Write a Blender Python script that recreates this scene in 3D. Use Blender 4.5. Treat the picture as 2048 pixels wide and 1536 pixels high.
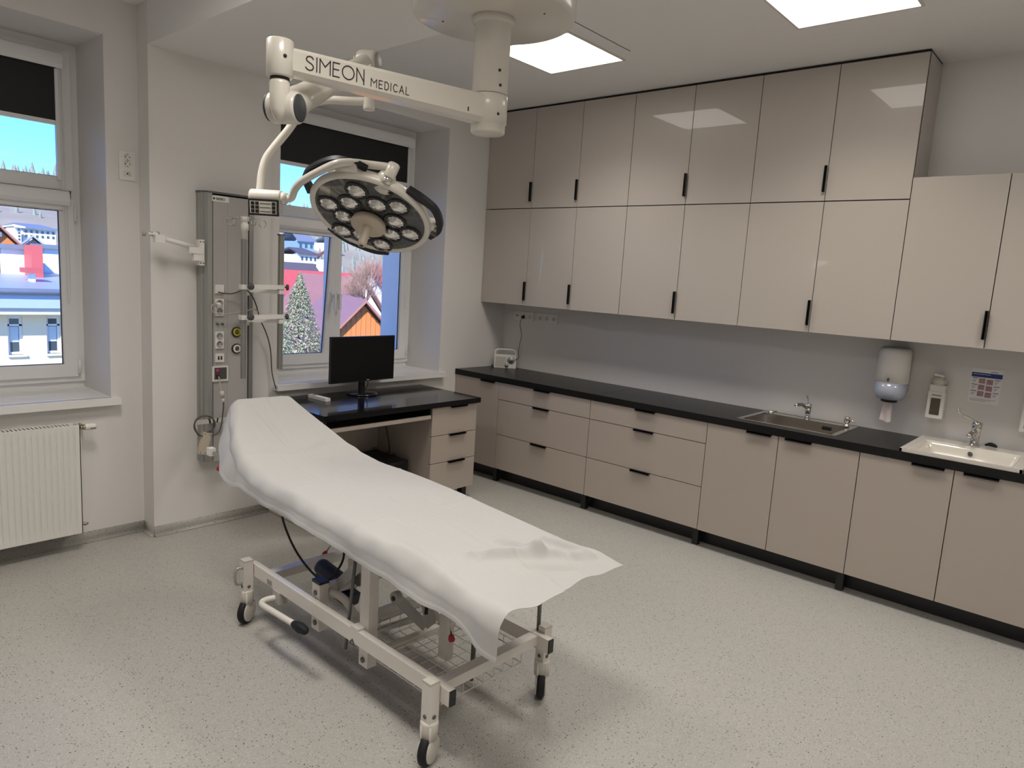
import bpy, bmesh, math, random
import numpy as np
from mathutils import Vector, Matrix
random.seed(7)
SC = bpy.context.scene
COL = SC.collection
for o in list(bpy.data.objects): bpy.data.objects.remove(o)

# ------------------------------------------------------------------ camera
CAM = np.array([-5.00777, -4.50983, 1.75740])
YAW, PITCH, ROLL, FPX = 0.854883509, -0.148199223, 0.0622918253, 1404.939
def _axes():
    a, b, c = YAW, PITCH, ROLL
    f = np.array([math.sin(a)*math.cos(b), math.cos(a)*math.cos(b), math.sin(b)])
    r = np.array([math.cos(a), -math.sin(a), 0.0]); u = np.cross(r, f)
    return math.cos(c)*r+math.sin(c)*u, -math.sin(c)*r+math.cos(c)*u, f
CR, CU, CF = _axes()
cd = bpy.data.cameras.new('camera'); cam = bpy.data.objects.new('camera', cd); COL.objects.link(cam)
cd.sensor_width = 36.0; cd.lens = FPX*36.0/2048.0; cd.clip_start = 0.05; cd.clip_end = 2000
M4 = Matrix.Identity(4)
for i in range(3):
    M4[i][0] = CR[i]; M4[i][1] = CU[i]; M4[i][2] = -CF[i]; M4[i][3] = CAM[i]
cam.matrix_world = M4
SC.camera = cam

# ------------------------------------------------------------------ light and exposure
SC.view_settings.view_transform = 'Standard'
SC.view_settings.look = 'None'
SC.view_settings.exposure = 0.0
SC.view_settings.gamma = 1.0
SC.view_settings.use_curve_mapping = False
LED_STRENGTH = 5.0      # glow of the diffuser itself
LED_WATT = 11.3         # downlight of each panel, narrower than a plain diffuser
LED_SPREAD = math.radians(125)
SKY_STRENGTH = 0.42
SUN_STRENGTH = 7.5
SUN_EL, SUN_AZ = math.radians(38), math.radians(224)   # azimuth from +y clockwise: behind the building
wd = bpy.data.worlds.new('sky'); SC.world = wd; wd.use_nodes = True
nt = wd.node_tree; nt.nodes.clear()
wo = nt.nodes.new('ShaderNodeOutputWorld'); bg = nt.nodes.new('ShaderNodeBackground')
sk = nt.nodes.new('ShaderNodeTexSky'); sk.sky_type = 'NISHITA'; sk.sun_disc = False
sk.sun_elevation = SUN_EL; sk.sun_rotation = SUN_AZ; sk.altitude = 900; sk.air_density = 1.0; sk.dust_density = 0.0; sk.ozone_density = 4.0
tn = nt.nodes.new('ShaderNodeMix'); tn.data_type = 'RGBA'; tn.blend_type = 'MULTIPLY'; tn.inputs['Factor'].default_value = 1; tn.inputs['B'].default_value = (0.27, 0.55, 1.06, 1)
nt.links.new(sk.outputs[0], tn.inputs['A']); nt.links.new(tn.outputs['Result'], bg.inputs[0]); bg.inputs[1].default_value = SKY_STRENGTH
nt.links.new(bg.outputs[0], wo.inputs[0])
sl = bpy.data.lights.new('sun', 'SUN'); sl.energy = SUN_STRENGTH; sl.angle = math.radians(0.6); sl.color = (1.0, 0.95, 0.87)
so = bpy.data.objects.new('sun', sl); COL.objects.link(so)
sd = Vector((math.sin(SUN_AZ)*math.cos(SUN_EL), math.cos(SUN_AZ)*math.cos(SUN_EL), math.sin(SUN_EL)))
so.rotation_euler = sd.to_track_quat('Z', 'Y').to_euler(); so.location = (0, -20, 40)

# ------------------------------------------------------------------ pixel helpers (direction only; depth from the plane named)
def ray(u, v): return CR*(u-1024)/FPX-CU*(v-768)/FPX+CF
def hit(u, v, ax, val):
    d = ray(u, v); t = (val-CAM[ax])/d[ax]; return CAM+t*d
def at(u, v, t): return CAM+ray(u, v)*t

# ------------------------------------------------------------------ materials
def srgb(r, g, b):
    f = lambda c: (c/255/12.92 if c/255 <= 0.04045 else ((c/255+0.055)/1.055)**2.4)
    return (f(r), f(g), f(b), 1.0)
MATS = {}
def mat(name, col, rough=0.5, metal=0.0, spec=0.5, coat=0.0, var=0.04, vscale=6.0, bump=0.0, bscale=200.0, trans=0.0, stretch=None, coat_rough=0.03):
    m = bpy.data.materials.new(name); m.use_nodes = True; t = m.node_tree; b = t.nodes['Principled BSDF']
    b.inputs['Roughness'].default_value = rough; b.inputs['Metallic'].default_value = metal
    b.inputs['Specular IOR Level'].default_value = spec
    if coat: b.inputs['Coat Weight'].default_value = coat; b.inputs['Coat Roughness'].default_value = coat_rough
    if trans: b.inputs['Transmission Weight'].default_value = trans
    tc = t.nodes.new('ShaderNodeTexCoord'); src = tc.outputs['Object']
    if stretch:
        mp = t.nodes.new('ShaderNodeMapping'); mp.inputs['Scale'].default_value = stretch
        t.links.new(src, mp.inputs[0]); src = mp.outputs[0]
    nz = t.nodes.new('ShaderNodeTexNoise'); nz.inputs['Scale'].default_value = vscale; nz.inputs['Detail'].default_value = 3
    t.links.new(src, nz.inputs['Vector'])
    mr = t.nodes.new('ShaderNodeMapRange'); mr.inputs['To Min'].default_value = 1-var; mr.inputs['To Max'].default_value = 1+var
    t.links.new(nz.outputs['Fac'], mr.inputs['Value'])
    mx = t.nodes.new('ShaderNodeMix'); mx.data_type = 'RGBA'; mx.blend_type = 'MULTIPLY'; mx.inputs['Factor'].default_value = 1
    mx.inputs['A'].default_value = col
    t.links.new(mr.outputs[0], mx.inputs['B']); t.links.new(mx.outputs['Result'], b.inputs['Base Color'])
    if bump:
        n2 = t.nodes.new('ShaderNodeTexNoise'); n2.inputs['Scale'].default_value = bscale; n2.inputs['Detail'].default_value = 4
        t.links.new(src, n2.inputs['Vector'])
        bp = t.nodes.new('ShaderNodeBump'); bp.inputs['Strength'].default_value = bump; bp.inputs['Distance'].default_value = 0.002
        t.links.new(n2.outputs['Fac'], bp.inputs['Height']); t.links.new(bp.outputs[0], b.inputs['Normal'])
    MATS[name] = m; return m
def emis(name, col, strength):
    m = bpy.data.materials.new(name); m.use_nodes = True; t = m.node_tree; t.nodes.clear()
    o = t.nodes.new('ShaderNodeOutputMaterial'); e = t.nodes.new('ShaderNodeEmission')
    tc = t.nodes.new('ShaderNodeTexCoord'); nz = t.nodes.new('ShaderNodeTexNoise'); nz.inputs['Scale'].default_value = 2
    t.links.new(tc.outputs['Object'], nz.inputs['Vector'])
    mr = t.nodes.new('ShaderNodeMapRange'); mr.inputs['To Min'].default_value = strength*.97; mr.inputs['To Max'].default_value = strength*1.03
    t.links.new(nz.outputs['Fac'], mr.inputs['Value']); t.links.new(mr.outputs[0], e.inputs[1])
    e.inputs[0].default_value = col; t.links.new(e.outputs[0], o.inputs[0]); MATS[name] = m; return m
def glassmat(name, tint=(1, 1, 1, 1), refl=1.0):
    m = bpy.data.materials.new(name); m.use_nodes = True; t = m.node_tree; t.nodes.clear()
    o = t.nodes.new('ShaderNodeOutputMaterial'); tr = t.nodes.new('ShaderNodeBsdfTransparent'); gl = t.nodes.new('ShaderNodeBsdfGlossy')
    gl.inputs['Roughness'].default_value = 0.0; tr.inputs[0].default_value = tint
    fr = t.nodes.new('ShaderNodeFresnel'); fr.inputs[0].default_value = 1.45
    mu = t.nodes.new('ShaderNodeMath'); mu.operation = 'MULTIPLY'; mu.inputs[1].default_value = refl
    mx = t.nodes.new('ShaderNodeMixShader')
    t.links.new(fr.outputs[0], mu.inputs[0]); t.links.new(mu.outputs[0], mx.inputs[0])
    t.links.new(tr.outputs[0], mx.inputs[1]); t.links.new(gl.outputs[0], mx.inputs[2]); t.links.new(mx.outputs[0], o.inputs[0])
    MATS[name] = m; return m

mat('wall_paint', (0.785, 0.762, 0.742, 1), .62, var=.012, vscale=1.5, bump=.05, bscale=120, spec=.3)
mat('ceiling_paint', (0.86, 0.845, 0.83, 1), .8, var=.01, vscale=1.0, spec=.2)
mat('cab_gloss', (0.50, 0.455, 0.41, 1), .30, spec=.25, coat=.6, coat_rough=.015, var=.012, vscale=1.2)
mat('cab_satin', (0.45, 0.39, 0.34, 1), .33, coat=.25, coat_rough=.2, var=.012, vscale=1.2)
mat('carcass', (0.44, 0.40, 0.35, 1), .5)
mat('gap_shade', (0.012, 0.010, 0.009, 1), .7)  # near-black colour that paints the shade inside narrow gaps
mat('black_metal', (0.006, 0.006, 0.007, 1), .45, spec=.4)
mat('black_plastic', (0.010, 0.010, 0.011, 1), .4)
mat('screen', (0.0035, 0.0035, 0.004, 1), .35, spec=.35)
mat('black_gloss', (0.004, 0.004, 0.006, 1), .08, coat=.5)
mat('rubber', (0.012, 0.013, 0.015, 1), .6, spec=.3)
mat('white_plastic', (0.84, 0.82, 0.78, 1), .35, var=.02)
mat('pvc', (0.87, 0.87, 0.87, 1), .35, var=.015)
mat('sill_white', (0.86, 0.85, 0.83, 1), .25, coat=.3, var=.015)
mat('lamp_white', (0.68, 0.645, 0.575, 1), .3, coat=.4, var=.015)
mat('lamp_grey', (0.05, 0.054, 0.06, 1), .5, spec=.3)
mat('lamp_cream', (0.55, 0.47, 0.37, 1), .45)
mat('navy_grip', (0.005, 0.006, 0.010, 1), .45, spec=.35)
mat('frame_cream', (0.74, 0.70, 0.645, 1), .35, coat=.2, var=.02)
mat('frame_grey', (0.42, 0.41, 0.38, 1), .4, var=.02)
mat('caster_grey', (0.58, 0.55, 0.49, 1), .45)
mat('chrome', (0.62, 0.60, 0.57, 1), .08, metal=1.0, var=.02)
mat('steel', (0.64, 0.61, 0.56, 1), .26, metal=1.0, var=.02, vscale=30, stretch=(1, 12, 12))
mat('alu', (0.40, 0.405, 0.385, 1), .45, metal=.6, var=.03)
mat('alu_dark', (0.16, 0.165, 0.155, 1), .45, metal=.7)
mat('panel_grey', (0.45, 0.435, 0.42, 1), .45, var=.01)
mat('ceramic', (0.72, 0.68, 0.61, 1), .12, coat=.5, var=.01)
mat('red', (0.42, 0.012, 0.03, 1), .35)
mat('pink_red', (0.55, 0.03, 0.10, 1), .4)
mat('yellow', (0.55, 0.46, 0.03, 1), .4)
mat('blue_motor', (0.014, 0.022, 0.055, 1), .4)
mat('knob_grey', (0.075, 0.08, 0.08, 1), .5)
mat('cable_black', (0.012, 0.012, 0.012, 1), .5)
mat('cable_grey', (0.09, 0.085, 0.08, 1), .5)
mat('cable_white', (0.45, 0.43, 0.39, 1), .45)
mat('ink', (0.025, 0.022, 0.018, 1), .6)
mat('paper', (0.82, 0.73, 0.72, 1), .7)
mat('sheet_paper', (0.50, 0.495, 0.485, 1), .75, var=.012, vscale=3, bump=.25, bscale=350, spec=.2)
mat('poster_paper', (0.86, 0.85, 0.86, 1), .6)
mat('poster_blue', (0.012, 0.035, 0.20, 1), .5)
mat('poster_photo', (0.40, 0.25, 0.26, 1), .6, var=.6, vscale=90)
mat('poster_ink', (0.03, 0.025, 0.035, 1), .6)
mat('blue_tint', (0.42, 0.45, 0.55, 1), .2, coat=.4)
mat('brown_liquid', (0.07, 0.05, 0.03, 1), .2, coat=.4)
mat('mattress', (0.55, 0.53, 0.50, 1), .5)
mat('radiator', (0.82, 0.81, 0.77, 1), .35, coat=.15, var=.01)
mat('brass', (0.42, 0.36, 0.27, 1), .3, metal=.9, var=.1, vscale=60)
mat('vinyl_seam', (0.30, 0.29, 0.26, 1), .6)
mat('blind_black', (0.006, 0.007, 0.009, 1), .55, spec=.5, bump=.2, bscale=900)
mat('metal_base_reflect', (0.01, 0.01, 0.012, 1), .12, coat=.6)
# speckled worktop
def worktop_mat():
    m = mat('worktop', (0.010, 0.0095, 0.0095, 1), .32, coat=.05, coat_rough=.12, var=.3, vscale=500, spec=.22)
worktop_mat()
mat('desk_top', (0.006, 0.006, 0.008, 1), .14, spec=.12, coat=.25, coat_rough=.02, var=.3, vscale=500)
def floor_mat():
    m = bpy.data.materials.new('floor_vinyl'); m.use_nodes = True; t = m.node_tree; b = t.nodes['Principled BSDF']
    b.inputs['Roughness'].default_value = .38; b.inputs['Specular IOR Level'].default_value = .4
    tc = t.nodes.new('ShaderNodeTexCoord')
    base = (0.56, 0.535, 0.475, 1)
    cur = None
    def mixc(a, bcol, fac, typ='MIX'):
        mx = t.nodes.new('ShaderNodeMix'); mx.data_type = 'RGBA'; mx.blend_type = typ
        if isinstance(a, tuple): mx.inputs['A'].default_value = a
        else: t.links.new(a, mx.inputs['A'])
        if isinstance(bcol, tuple): mx.inputs['B'].default_value = bcol
        else: t.links.new(bcol, mx.inputs['B'])
        t.links.new(fac, mx.inputs['Factor']); return mx.outputs['Result']
    def flecks(scale, dthr, keep, seed):
        mp = t.nodes.new('ShaderNodeMapping'); mp.inputs['Location'].default_value = (seed, seed*1.7, 0)
        t.links.new(tc.outputs['Object'], mp.inputs[0])
        nd = t.nodes.new('ShaderNodeTexNoise'); nd.inputs['Scale'].default_value = scale*2.2; t.links.new(mp.outputs[0], nd.inputs['Vector'])
        vm = t.nodes.new('ShaderNodeVectorMath'); vm.operation = 'SCALE'; vm.inputs['Scale'].default_value = .35/scale
        t.links.new(nd.outputs['Color'], vm.inputs[0])
        va = t.nodes.new('ShaderNodeVectorMath'); va.operation = 'ADD'; t.links.new(mp.outputs[0], va.inputs[0]); t.links.new(vm.outputs[0], va.inputs[1])
        vo = t.nodes.new('ShaderNodeTexVoronoi'); vo.inputs['Scale'].default_value = scale; vo.voronoi_dimensions = '3D'
        t.links.new(va.outputs[0], vo.inputs['Vector'])
        lt = t.nodes.new('ShaderNodeMath'); lt.operation = 'LESS_THAN'; lt.inputs[1].default_value = dthr; t.links.new(vo.outputs['Distance'], lt.inputs[0])
        sp = t.nodes.new('ShaderNodeSeparateColor'); t.links.new(vo.outputs['Color'], sp.inputs[0])
        kp = t.nodes.new('ShaderNodeMath'); kp.operation = 'LESS_THAN'; kp.inputs[1].default_value = keep; t.links.new(sp.outputs[0], kp.inputs[0])
        mu = t.nodes.new('ShaderNodeMath'); mu.operation = 'MULTIPLY'; t.links.new(lt.outputs[0], mu.inputs[0]); t.links.new(kp.outputs[0], mu.inputs[1])
        return mu.outputs[0]
    nz = t.nodes.new('ShaderNodeTexNoise'); nz.inputs['Scale'].default_value = 120; nz.inputs['Detail'].default_value = 4
    t.links.new(tc.outputs['Object'], nz.inputs['Vector'])
    cur = mixc((0.375, 0.366, 0.338, 1), (0.465, 0.452, 0.42, 1), nz.outputs['Fac'])
    cur = mixc(cur, (0.56, 0.545, 0.51, 1), flecks(150, .33, .35, 3.1))
    cur = mixc(cur, (0.32, 0.31, 0.285, 1), flecks(130, .32, .32, 7.7))
    cur = mixc(cur, (0.21, 0.20, 0.185, 1), flecks(92, .25, .26, 1.3))
    cur = mixc(cur, (0.055, 0.052, 0.05, 1), flecks(72, .20, .20, 5.9))
    t.links.new(cur, b.inputs['Base Color']); MATS['floor_vinyl'] = m
floor_mat()
def disc_mat():
    # dark lamp face with fine concentric grooves
    m = bpy.data.materials.new('lamp_face'); m.use_nodes = True; t = m.node_tree; b = t.nodes['Principled BSDF']
    b.inputs['Roughness'].default_value = .3; b.inputs['Coat Weight'].default_value = .3
    tc = t.nodes.new('ShaderNodeTexCoord')
    wv = t.nodes.new('ShaderNodeTexWave'); wv.wave_type = 'RINGS'; wv.rings_direction = 'SPHERICAL'; wv.inputs['Scale'].default_value = 45
    t.links.new(tc.outputs['Object'], wv.inputs['Vector'])
    mr = t.nodes.new('ShaderNodeMix'); mr.data_type = 'RGBA'; mr.inputs['A'].default_value = (.045, .047, .050, 1); mr.inputs['B'].default_value = (.115, .118, .122, 1)
    t.links.new(wv.outputs['Fac'], mr.inputs['Factor']); t.links.new(mr.outputs['Result'], b.inputs['Base Color'])
    bp = t.nodes.new('ShaderNodeBump'); bp.inputs['Strength'].default_value = .5; bp.inputs['Distance'].default_value = .002
    t.links.new(wv.outputs['Fac'], bp.inputs['Height']); t.links.new(bp.outputs[0], b.inputs['Normal'])
    MATS['lamp_face'] = m
disc_mat()
emis('led_panel', (1.0, 0.94, 0.86, 1), LED_STRENGTH)
glassmat('glass')
glassmat('glass_dark', (.75, .82, .85, 1), 2.0)
# outdoors
mat('ext_plaster', (0.80, 0.80, 0.76, 1), .8)
mat('cream_plaster', (0.82, 0.69, 0.46, 1), .85, var=.02, vscale=1)
mat('white_plaster', (0.76, 0.75, 0.72, 1), .85)
mat('pink_plaster', (0.55, 0.40, 0.38, 1), .85)
mat('blue_plaster', (0.22, 0.35, 0.50, 1), .85)
mat('orange_wood', (0.58, 0.20, 0.055, 1), .7, var=.12, vscale=4, stretch=(1, 1, .05))
mat('brown_roof', (0.36, 0.17, 0.14, 1), .5, var=.15, vscale=3)
mat('red_roof', (0.50, 0.085, 0.09, 1), .55, var=.1, vscale=2)
mat('red_wall', (0.56, 0.10, 0.10, 1), .6, var=.06)
mat('slate_roof', (0.17, 0.20, 0.26, 1), .45, var=.1)
mat('bluegrey_roof', (0.30, 0.36, 0.46, 1), .4, var=.06)
mat('soffit_blue', (0.36, 0.46, 0.60, 1), .6)
mat('dark_roof', (0.10, 0.085, 0.10, 1), .6)
mat('ext_window', (0.05, 0.07, 0.09, 1), .1, coat=.5)
mat('blind_pale', (0.52, 0.60, 0.62, 1), .6)
mat('hill_grass', (0.30, 0.27, 0.22, 1), .95, var=.5, vscale=.06)  # paled, with distance haze put into the colour
mat('conifer', (0.24, 0.27, 0.22, 1), .9, var=.5, vscale=1.5)  # base colour lightened to carry the haze over the far forest
mat('conifer_pale', (0.34, 0.35, 0.22, 1), .9, var=.5, vscale=1.5)
mat('bark', (0.13, 0.10, 0.085, 1), .9)
mat('bare_twig', (0.42, 0.27, 0.21, 1), .9, var=.3)
MT = MATS

# ------------------------------------------------------------------ mesh builder
def V3(p): return np.array(p, float)
def unit(a):
    a = V3(a); return a/np.linalg.norm(a)
def catmull(pts, n=8):
    P = [V3(p) for p in pts]; P = [2*P[0]-P[1]]+P+[2*P[-1]-P[-2]]; out = []
    for i in range(1, len(P)-2):
        a, b, c, d = P[i-1], P[i], P[i+1], P[i+2]
        for k in range(n):
            s = k/n
            out.append(.5*((2*b)+(-a+c)*s+(2*a-5*b+4*c-d)*s*s+(-a+3*b-3*c+d)*s**3))
    out.append(P[-2]); return out
class MB:
    def __init__(self): self.v = []; self.f = []; self.m = []; self.cur = 0
    def add(self, vs, fs):
        o = len(self.v); self.v += [tuple(map(float, p)) for p in vs]; self.f += [tuple(i+o for i in f) for f in fs]; self.m += [self.cur]*len(fs); return self
    def box(self, x0, x1, y0, y1, z0, z1):
        if x0 > x1: x0, x1 = x1, x0
        if y0 > y1: y0, y1 = y1, y0
        if z0 > z1: z0, z1 = z1, z0
        return self.add([(x0,y0,z0),(x1,y0,z0),(x1,y1,z0),(x0,y1,z0),(x0,y0,z1),(x1,y0,z1),(x1,y1,z1),(x0,y1,z1)],
            [(0,3,2,1),(4,5,6,7),(0,1,5,4),(1,2,6,5),(2,3,7,6),(3,0,4,7)])
    def obox(self, c, ax, h):
        c = V3(c); a = [V3(ax[i])*h[i] for i in range(3)]
        vs = [c+sx*a[0]+sy*a[1]+sz*a[2] for sz in (-1, 1) for sx, sy in ((-1,-1),(1,-1),(1,1),(-1,1))]
        fs = [(0,3,2,1),(4,5,6,7),(0,1,5,4),(1,2,6,5),(2,3,7,6),(3,0,4,7)]
        if np.dot(np.cross(ax[0], ax[1]), ax[2]) < 0: fs = [tuple(reversed(f)) for f in fs]
        return self.add(vs, fs)
    def beam(self, p0, p1, w, h, up=(0,0,1)):
        p0, p1 = V3(p0), V3(p1); d = p1-p0; L = np.linalg.norm(d); d = d/L
        s = np.cross(d, V3(up)); s = unit(s) if np.linalg.norm(s) > 1e-6 else V3((1,0,0)); u = np.cross(s, d)
        return self.obox((p0+p1)/2, (d, s, u), (L/2, w/2, h/2))
    def frame_of(self, d):
        d = unit(d); a = V3((0,0,1)) if abs(d[2]) < .9 else V3((1,0,0)); s = unit(np.cross(a, d)); return s, np.cross(d, s)
    def cyl(self, p0, p1, r0, r1=None, seg=16, caps=True):
        p0, p1 = V3(p0), V3(p1); r1 = r0 if r1 is None else r1; s, u = self.frame_of(p1-p0); vs = []
        for p, r in ((p0, r0), (p1, r1)):
            for k in range(seg):
                a = 2*math.pi*k/seg; vs.append(p+r*(math.cos(a)*s+math.sin(a)*u))
        fs = [(k, (k+1) % seg, seg+(k+1) % seg, seg+k) for k in range(seg)]
        if caps: fs += [tuple(range(seg-1, -1, -1)), tuple(range(seg, 2*seg))]
        return self.add(vs, fs)
    def tube(self, pts, r, seg=8, smooth=0, closed=False):
        if smooth: pts = catmull(pts, smooth)
        P = [V3(p) for p in pts]; n = len(P); rs = r if hasattr(r, '__len__') else [r]*n
        if hasattr(r, '__len__') and len(r) != n: rs = list(np.interp(np.linspace(0, 1, n), np.linspace(0, 1, len(r)), r))
        T = [unit(P[min(i+1, n-1)]-P[max(i-1, 0)]) for i in range(n)]
        s, u = self.frame_of(T[0]); vs = []
        for i in range(n):
            s = s-np.dot(s, T[i])*T[i]; s = unit(s); u = np.cross(T[i], s)
            for k in range(seg):
                a = 2*math.pi*k/seg; vs.append(P[i]+rs[i]*(math.cos(a)*s+math.sin(a)*u))
        fs = []
        for i in range(n-1):
            for k in range(seg): fs.append((i*seg+k, i*seg+(k+1) % seg, (i+1)*seg+(k+1) % seg, (i+1)*seg+k))
        fs += [tuple(range(seg-1, -1, -1)), tuple(range((n-1)*seg, n*seg))]
        return self.add(vs, fs)
    def lathe(self, o, ax, prof, seg=24, s=None, sx=1.0, closed=False):
        o = V3(o); ax = unit(ax); s0, u0 = self.frame_of(ax)
        if s is not None: s0 = unit(s); u0 = np.cross(ax, s0)
        vs = []; n = len(prof)
        for r, h in prof:
            for k in range(seg):
                a = 2*math.pi*k/seg; vs.append(o+ax*h+r*(sx*math.cos(a)*s0+math.sin(a)*u0))
        fs = [(i*seg+k, i*seg+(k+1) % seg, (i+1)*seg+(k+1) % seg, (i+1)*seg+k) for i in range(n-1) for k in range(seg)]
        if closed: fs += [((n-1)*seg+k, (n-1)*seg+(k+1) % seg, (k+1) % seg, k) for k in range(seg)]
        else:
            if prof[0][0] > 1e-6: fs.append(tuple(range(seg-1, -1, -1)))
            if prof[-1][0] > 1e-6: fs.append(tuple(range((n-1)*seg, n*seg)))
        return self.add(vs, fs)
    def prism(self, poly, vec):
        P = [V3(p) for p in poly]; v = V3(vec); n = len(P)
        nrm = sum((np.cross(P[i]-P[0], P[(i+1) % n]-P[0]) for i in range(1, n-1)), V3((0,0,0)))
        if np.dot(nrm, v) > 0: P = P[::-1]
        return self.add(P+[p+v for p in P], [tuple(range(n)), tuple(range(2*n-1, n-1, -1))]+[(i, i+n, (i+1) % n+n, (i+1) % n) for i in range(n)])
    def grid(self, fn, nu, nv):
        vs = [fn(i/nu, j/nv) for i in range(nu+1) for j in range(nv+1)]
        return self.add(vs, [(i*(nv+1)+j, (i+1)*(nv+1)+j, (i+1)*(nv+1)+j+1, i*(nv+1)+j+1) for i in range(nu) for j in range(nv)])
    def sphere(self, c, r, seg=14, rings=8, sc=(1,1,1)):
        prof = [(max(1e-9, r*math.sin(math.pi*k/rings)), -r*math.cos(math.pi*k/rings)) for k in range(rings+1)]
        o = len(self.v); self.lathe((0,0,0), (0,0,1), prof, seg)
        for i in range(o, len(self.v)):
            p = self.v[i]; self.v[i] = (c[0]+p[0]*sc[0], c[1]+p[1]*sc[1], c[2]+p[2]*sc[2])
        return self
    def bar(self, pts, w, t, nrm, close=False):
        # flat strokes on a surface: pts polyline, width w, thickness t along nrm
        nrm = unit(nrm)
        for a, b in zip(pts[:-1], pts[1:]):
            a, b = V3(a), V3(b); d = b-a; L = np.linalg.norm(d)
            if L < 1e-7: continue
            d = d/L; s = np.cross(nrm, d); self.obox((a+b)/2+nrm*t/2, (d, s, nrm), (L/2+w/2, w/2, t/2))
        return self
    def build(self, name, m, parent=None, bevel=0.0, bseg=2, smooth=True, angle=38, local=False, weld=False):
        me = bpy.data.meshes.new(name)
        vs = self.v
        if parent is not None and not local:
            inv = TM[parent.name].inverted(); vs = [tuple(inv @ Vector(p)) for p in vs]
        bm = bmesh.new()
        bv = [bm.verts.new(p) for p in vs]
        for f, mi in zip(self.f, self.m):
            try:
                ff = bm.faces.new([bv[i] for i in f]); ff.material_index = mi
            except ValueError: pass
        if weld: bmesh.ops.remove_doubles(bm, verts=bm.verts, dist=1e-5)
        if bevel:
            es = [e for e in bm.edges if len(e.link_faces) == 2 and e.calc_face_angle(0) > math.radians(30)]
            bmesh.ops.bevel(bm, geom=es, offset=bevel, segments=bseg, profile=.5, affect='EDGES', clamp_overlap=True)
        if smooth:
            for f in bm.faces: f.smooth = True
            for e in bm.edges:
                e.smooth = not (len(e.link_faces) != 2 or e.calc_face_angle(0) > math.radians(angle))
        bm.to_mesh(me); bm.free()
        for mm in (m if isinstance(m, (list, tuple)) else [m]): me.materials.append(MT[mm])
        o = bpy.data.objects.new(name, me); COL.objects.link(o)
        if parent is not None:
            o.parent = parent; TM[o.name] = TM[parent.name]
        else: TM[o.name] = Matrix.Identity(4)
        return o
TM = {}
def thing(name, label, cat, loc=(0,0,0), rotz=0.0, group=None):
    e = bpy.data.objects.new(name, None); COL.objects.link(e); e.location = loc; e.rotation_euler = (0, 0, rotz); e.empty_display_size = .1
    TM[e.name] = Matrix.Translation(Vector(loc)) @ Matrix.Rotation(rotz, 4, 'Z')
    return tag(e, label, cat, group)
def tag(o, label, cat, group=None):
    o['label'] = label; o['category'] = cat
    if group: o['group'] = group
    return o
def struct(o): o['kind'] = 'structure'; return o
def one(mb, name, m, label, cat, loc, group=None, **k):
    # a thing that is a single mesh: origin moved to its base
    o = mb.build(name, m, None, **k); tr = Matrix.Translation(-Vector(loc)); o.data.transform(tr); o.location = loc
    TM[o.name] = Matrix.Translation(Vector(loc)); return tag(o, label, cat, group)
def copy_tree(o, loc=None, parent=None, label=None):
    c = o.copy(); COL.objects.link(c)
    if parent is not None: c.parent = parent
    if loc is not None: c.location = loc
    if label: c['label'] = label
    for ch in list(o.children): copy_tree(ch, None, c)
    return c

GLY = {'S': ([[(.60,.84),(.50,.96),(.32,1),(.14,.93),(.06,.78),(.12,.64),(.30,.55),(.48,.47),(.60,.36),(.62,.20),(.52,.06),(.34,0),(.14,.04),(.02,.16)]], .66),
 'I': ([[(0,0),(0,1)]], .02), 'M': ([[(0,0),(0,1),(.42,.5),(.84,1),(.84,0)]], .84), 'E': ([[(.52,1),(0,1),(0,0),(.52,0)],[(0,.52),(.46,.52)]], .54),
 'O': ([[(.5+.5*math.cos(a*math.pi/8),.5+.5*math.sin(a*math.pi/8)) for a in range(17)]], 1.0),
 'N': ([[(0,0),(0,1),(.62,.12)],[(.62,-.1),(.62,1)]], .62), 'D': ([[(0,0),(0,1),(.3,1),(.52,.82),(.58,.5),(.52,.18),(.3,0),(0,0)]], .58),
 'C': ([[(.62,.84),(.42,1),(.2,.95),(.04,.72),(0,.5),(.04,.28),(.2,.05),(.42,0),(.62,.16)]], .62), 'A': ([[(0,0),(.34,1),(.68,0)],[(.12,.34),(.56,.34)]], .68),
 'L': ([[(0,1),(0,0),(.48,0)]], .48), 'X': ([[(0,0),(.6,1)],[(0,1),(.6,0)]], .6), 'R': ([[(0,0),(0,1),(.4,1),(.55,.86),(.55,.66),(.4,.52),(0,.52)],[(.3,.52),(.58,0)]], .58), ' ': ([], .4)}
def strokes(mb, text, o, rt, up, nrm, h, w, t=.0008, gap=.28, wscale=1.0):
    x = 0.0; o = V3(o); rt = unit(rt); up = unit(up)
    for ch in text:
        ls, wd_ = GLY[ch]
        for l in ls: mb.bar([o+rt*(x+p[0]*wscale)*h+up*p[1]*h for p in l], w, t, nrm)
        x += wd_*wscale+gap
    return x*h
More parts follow.
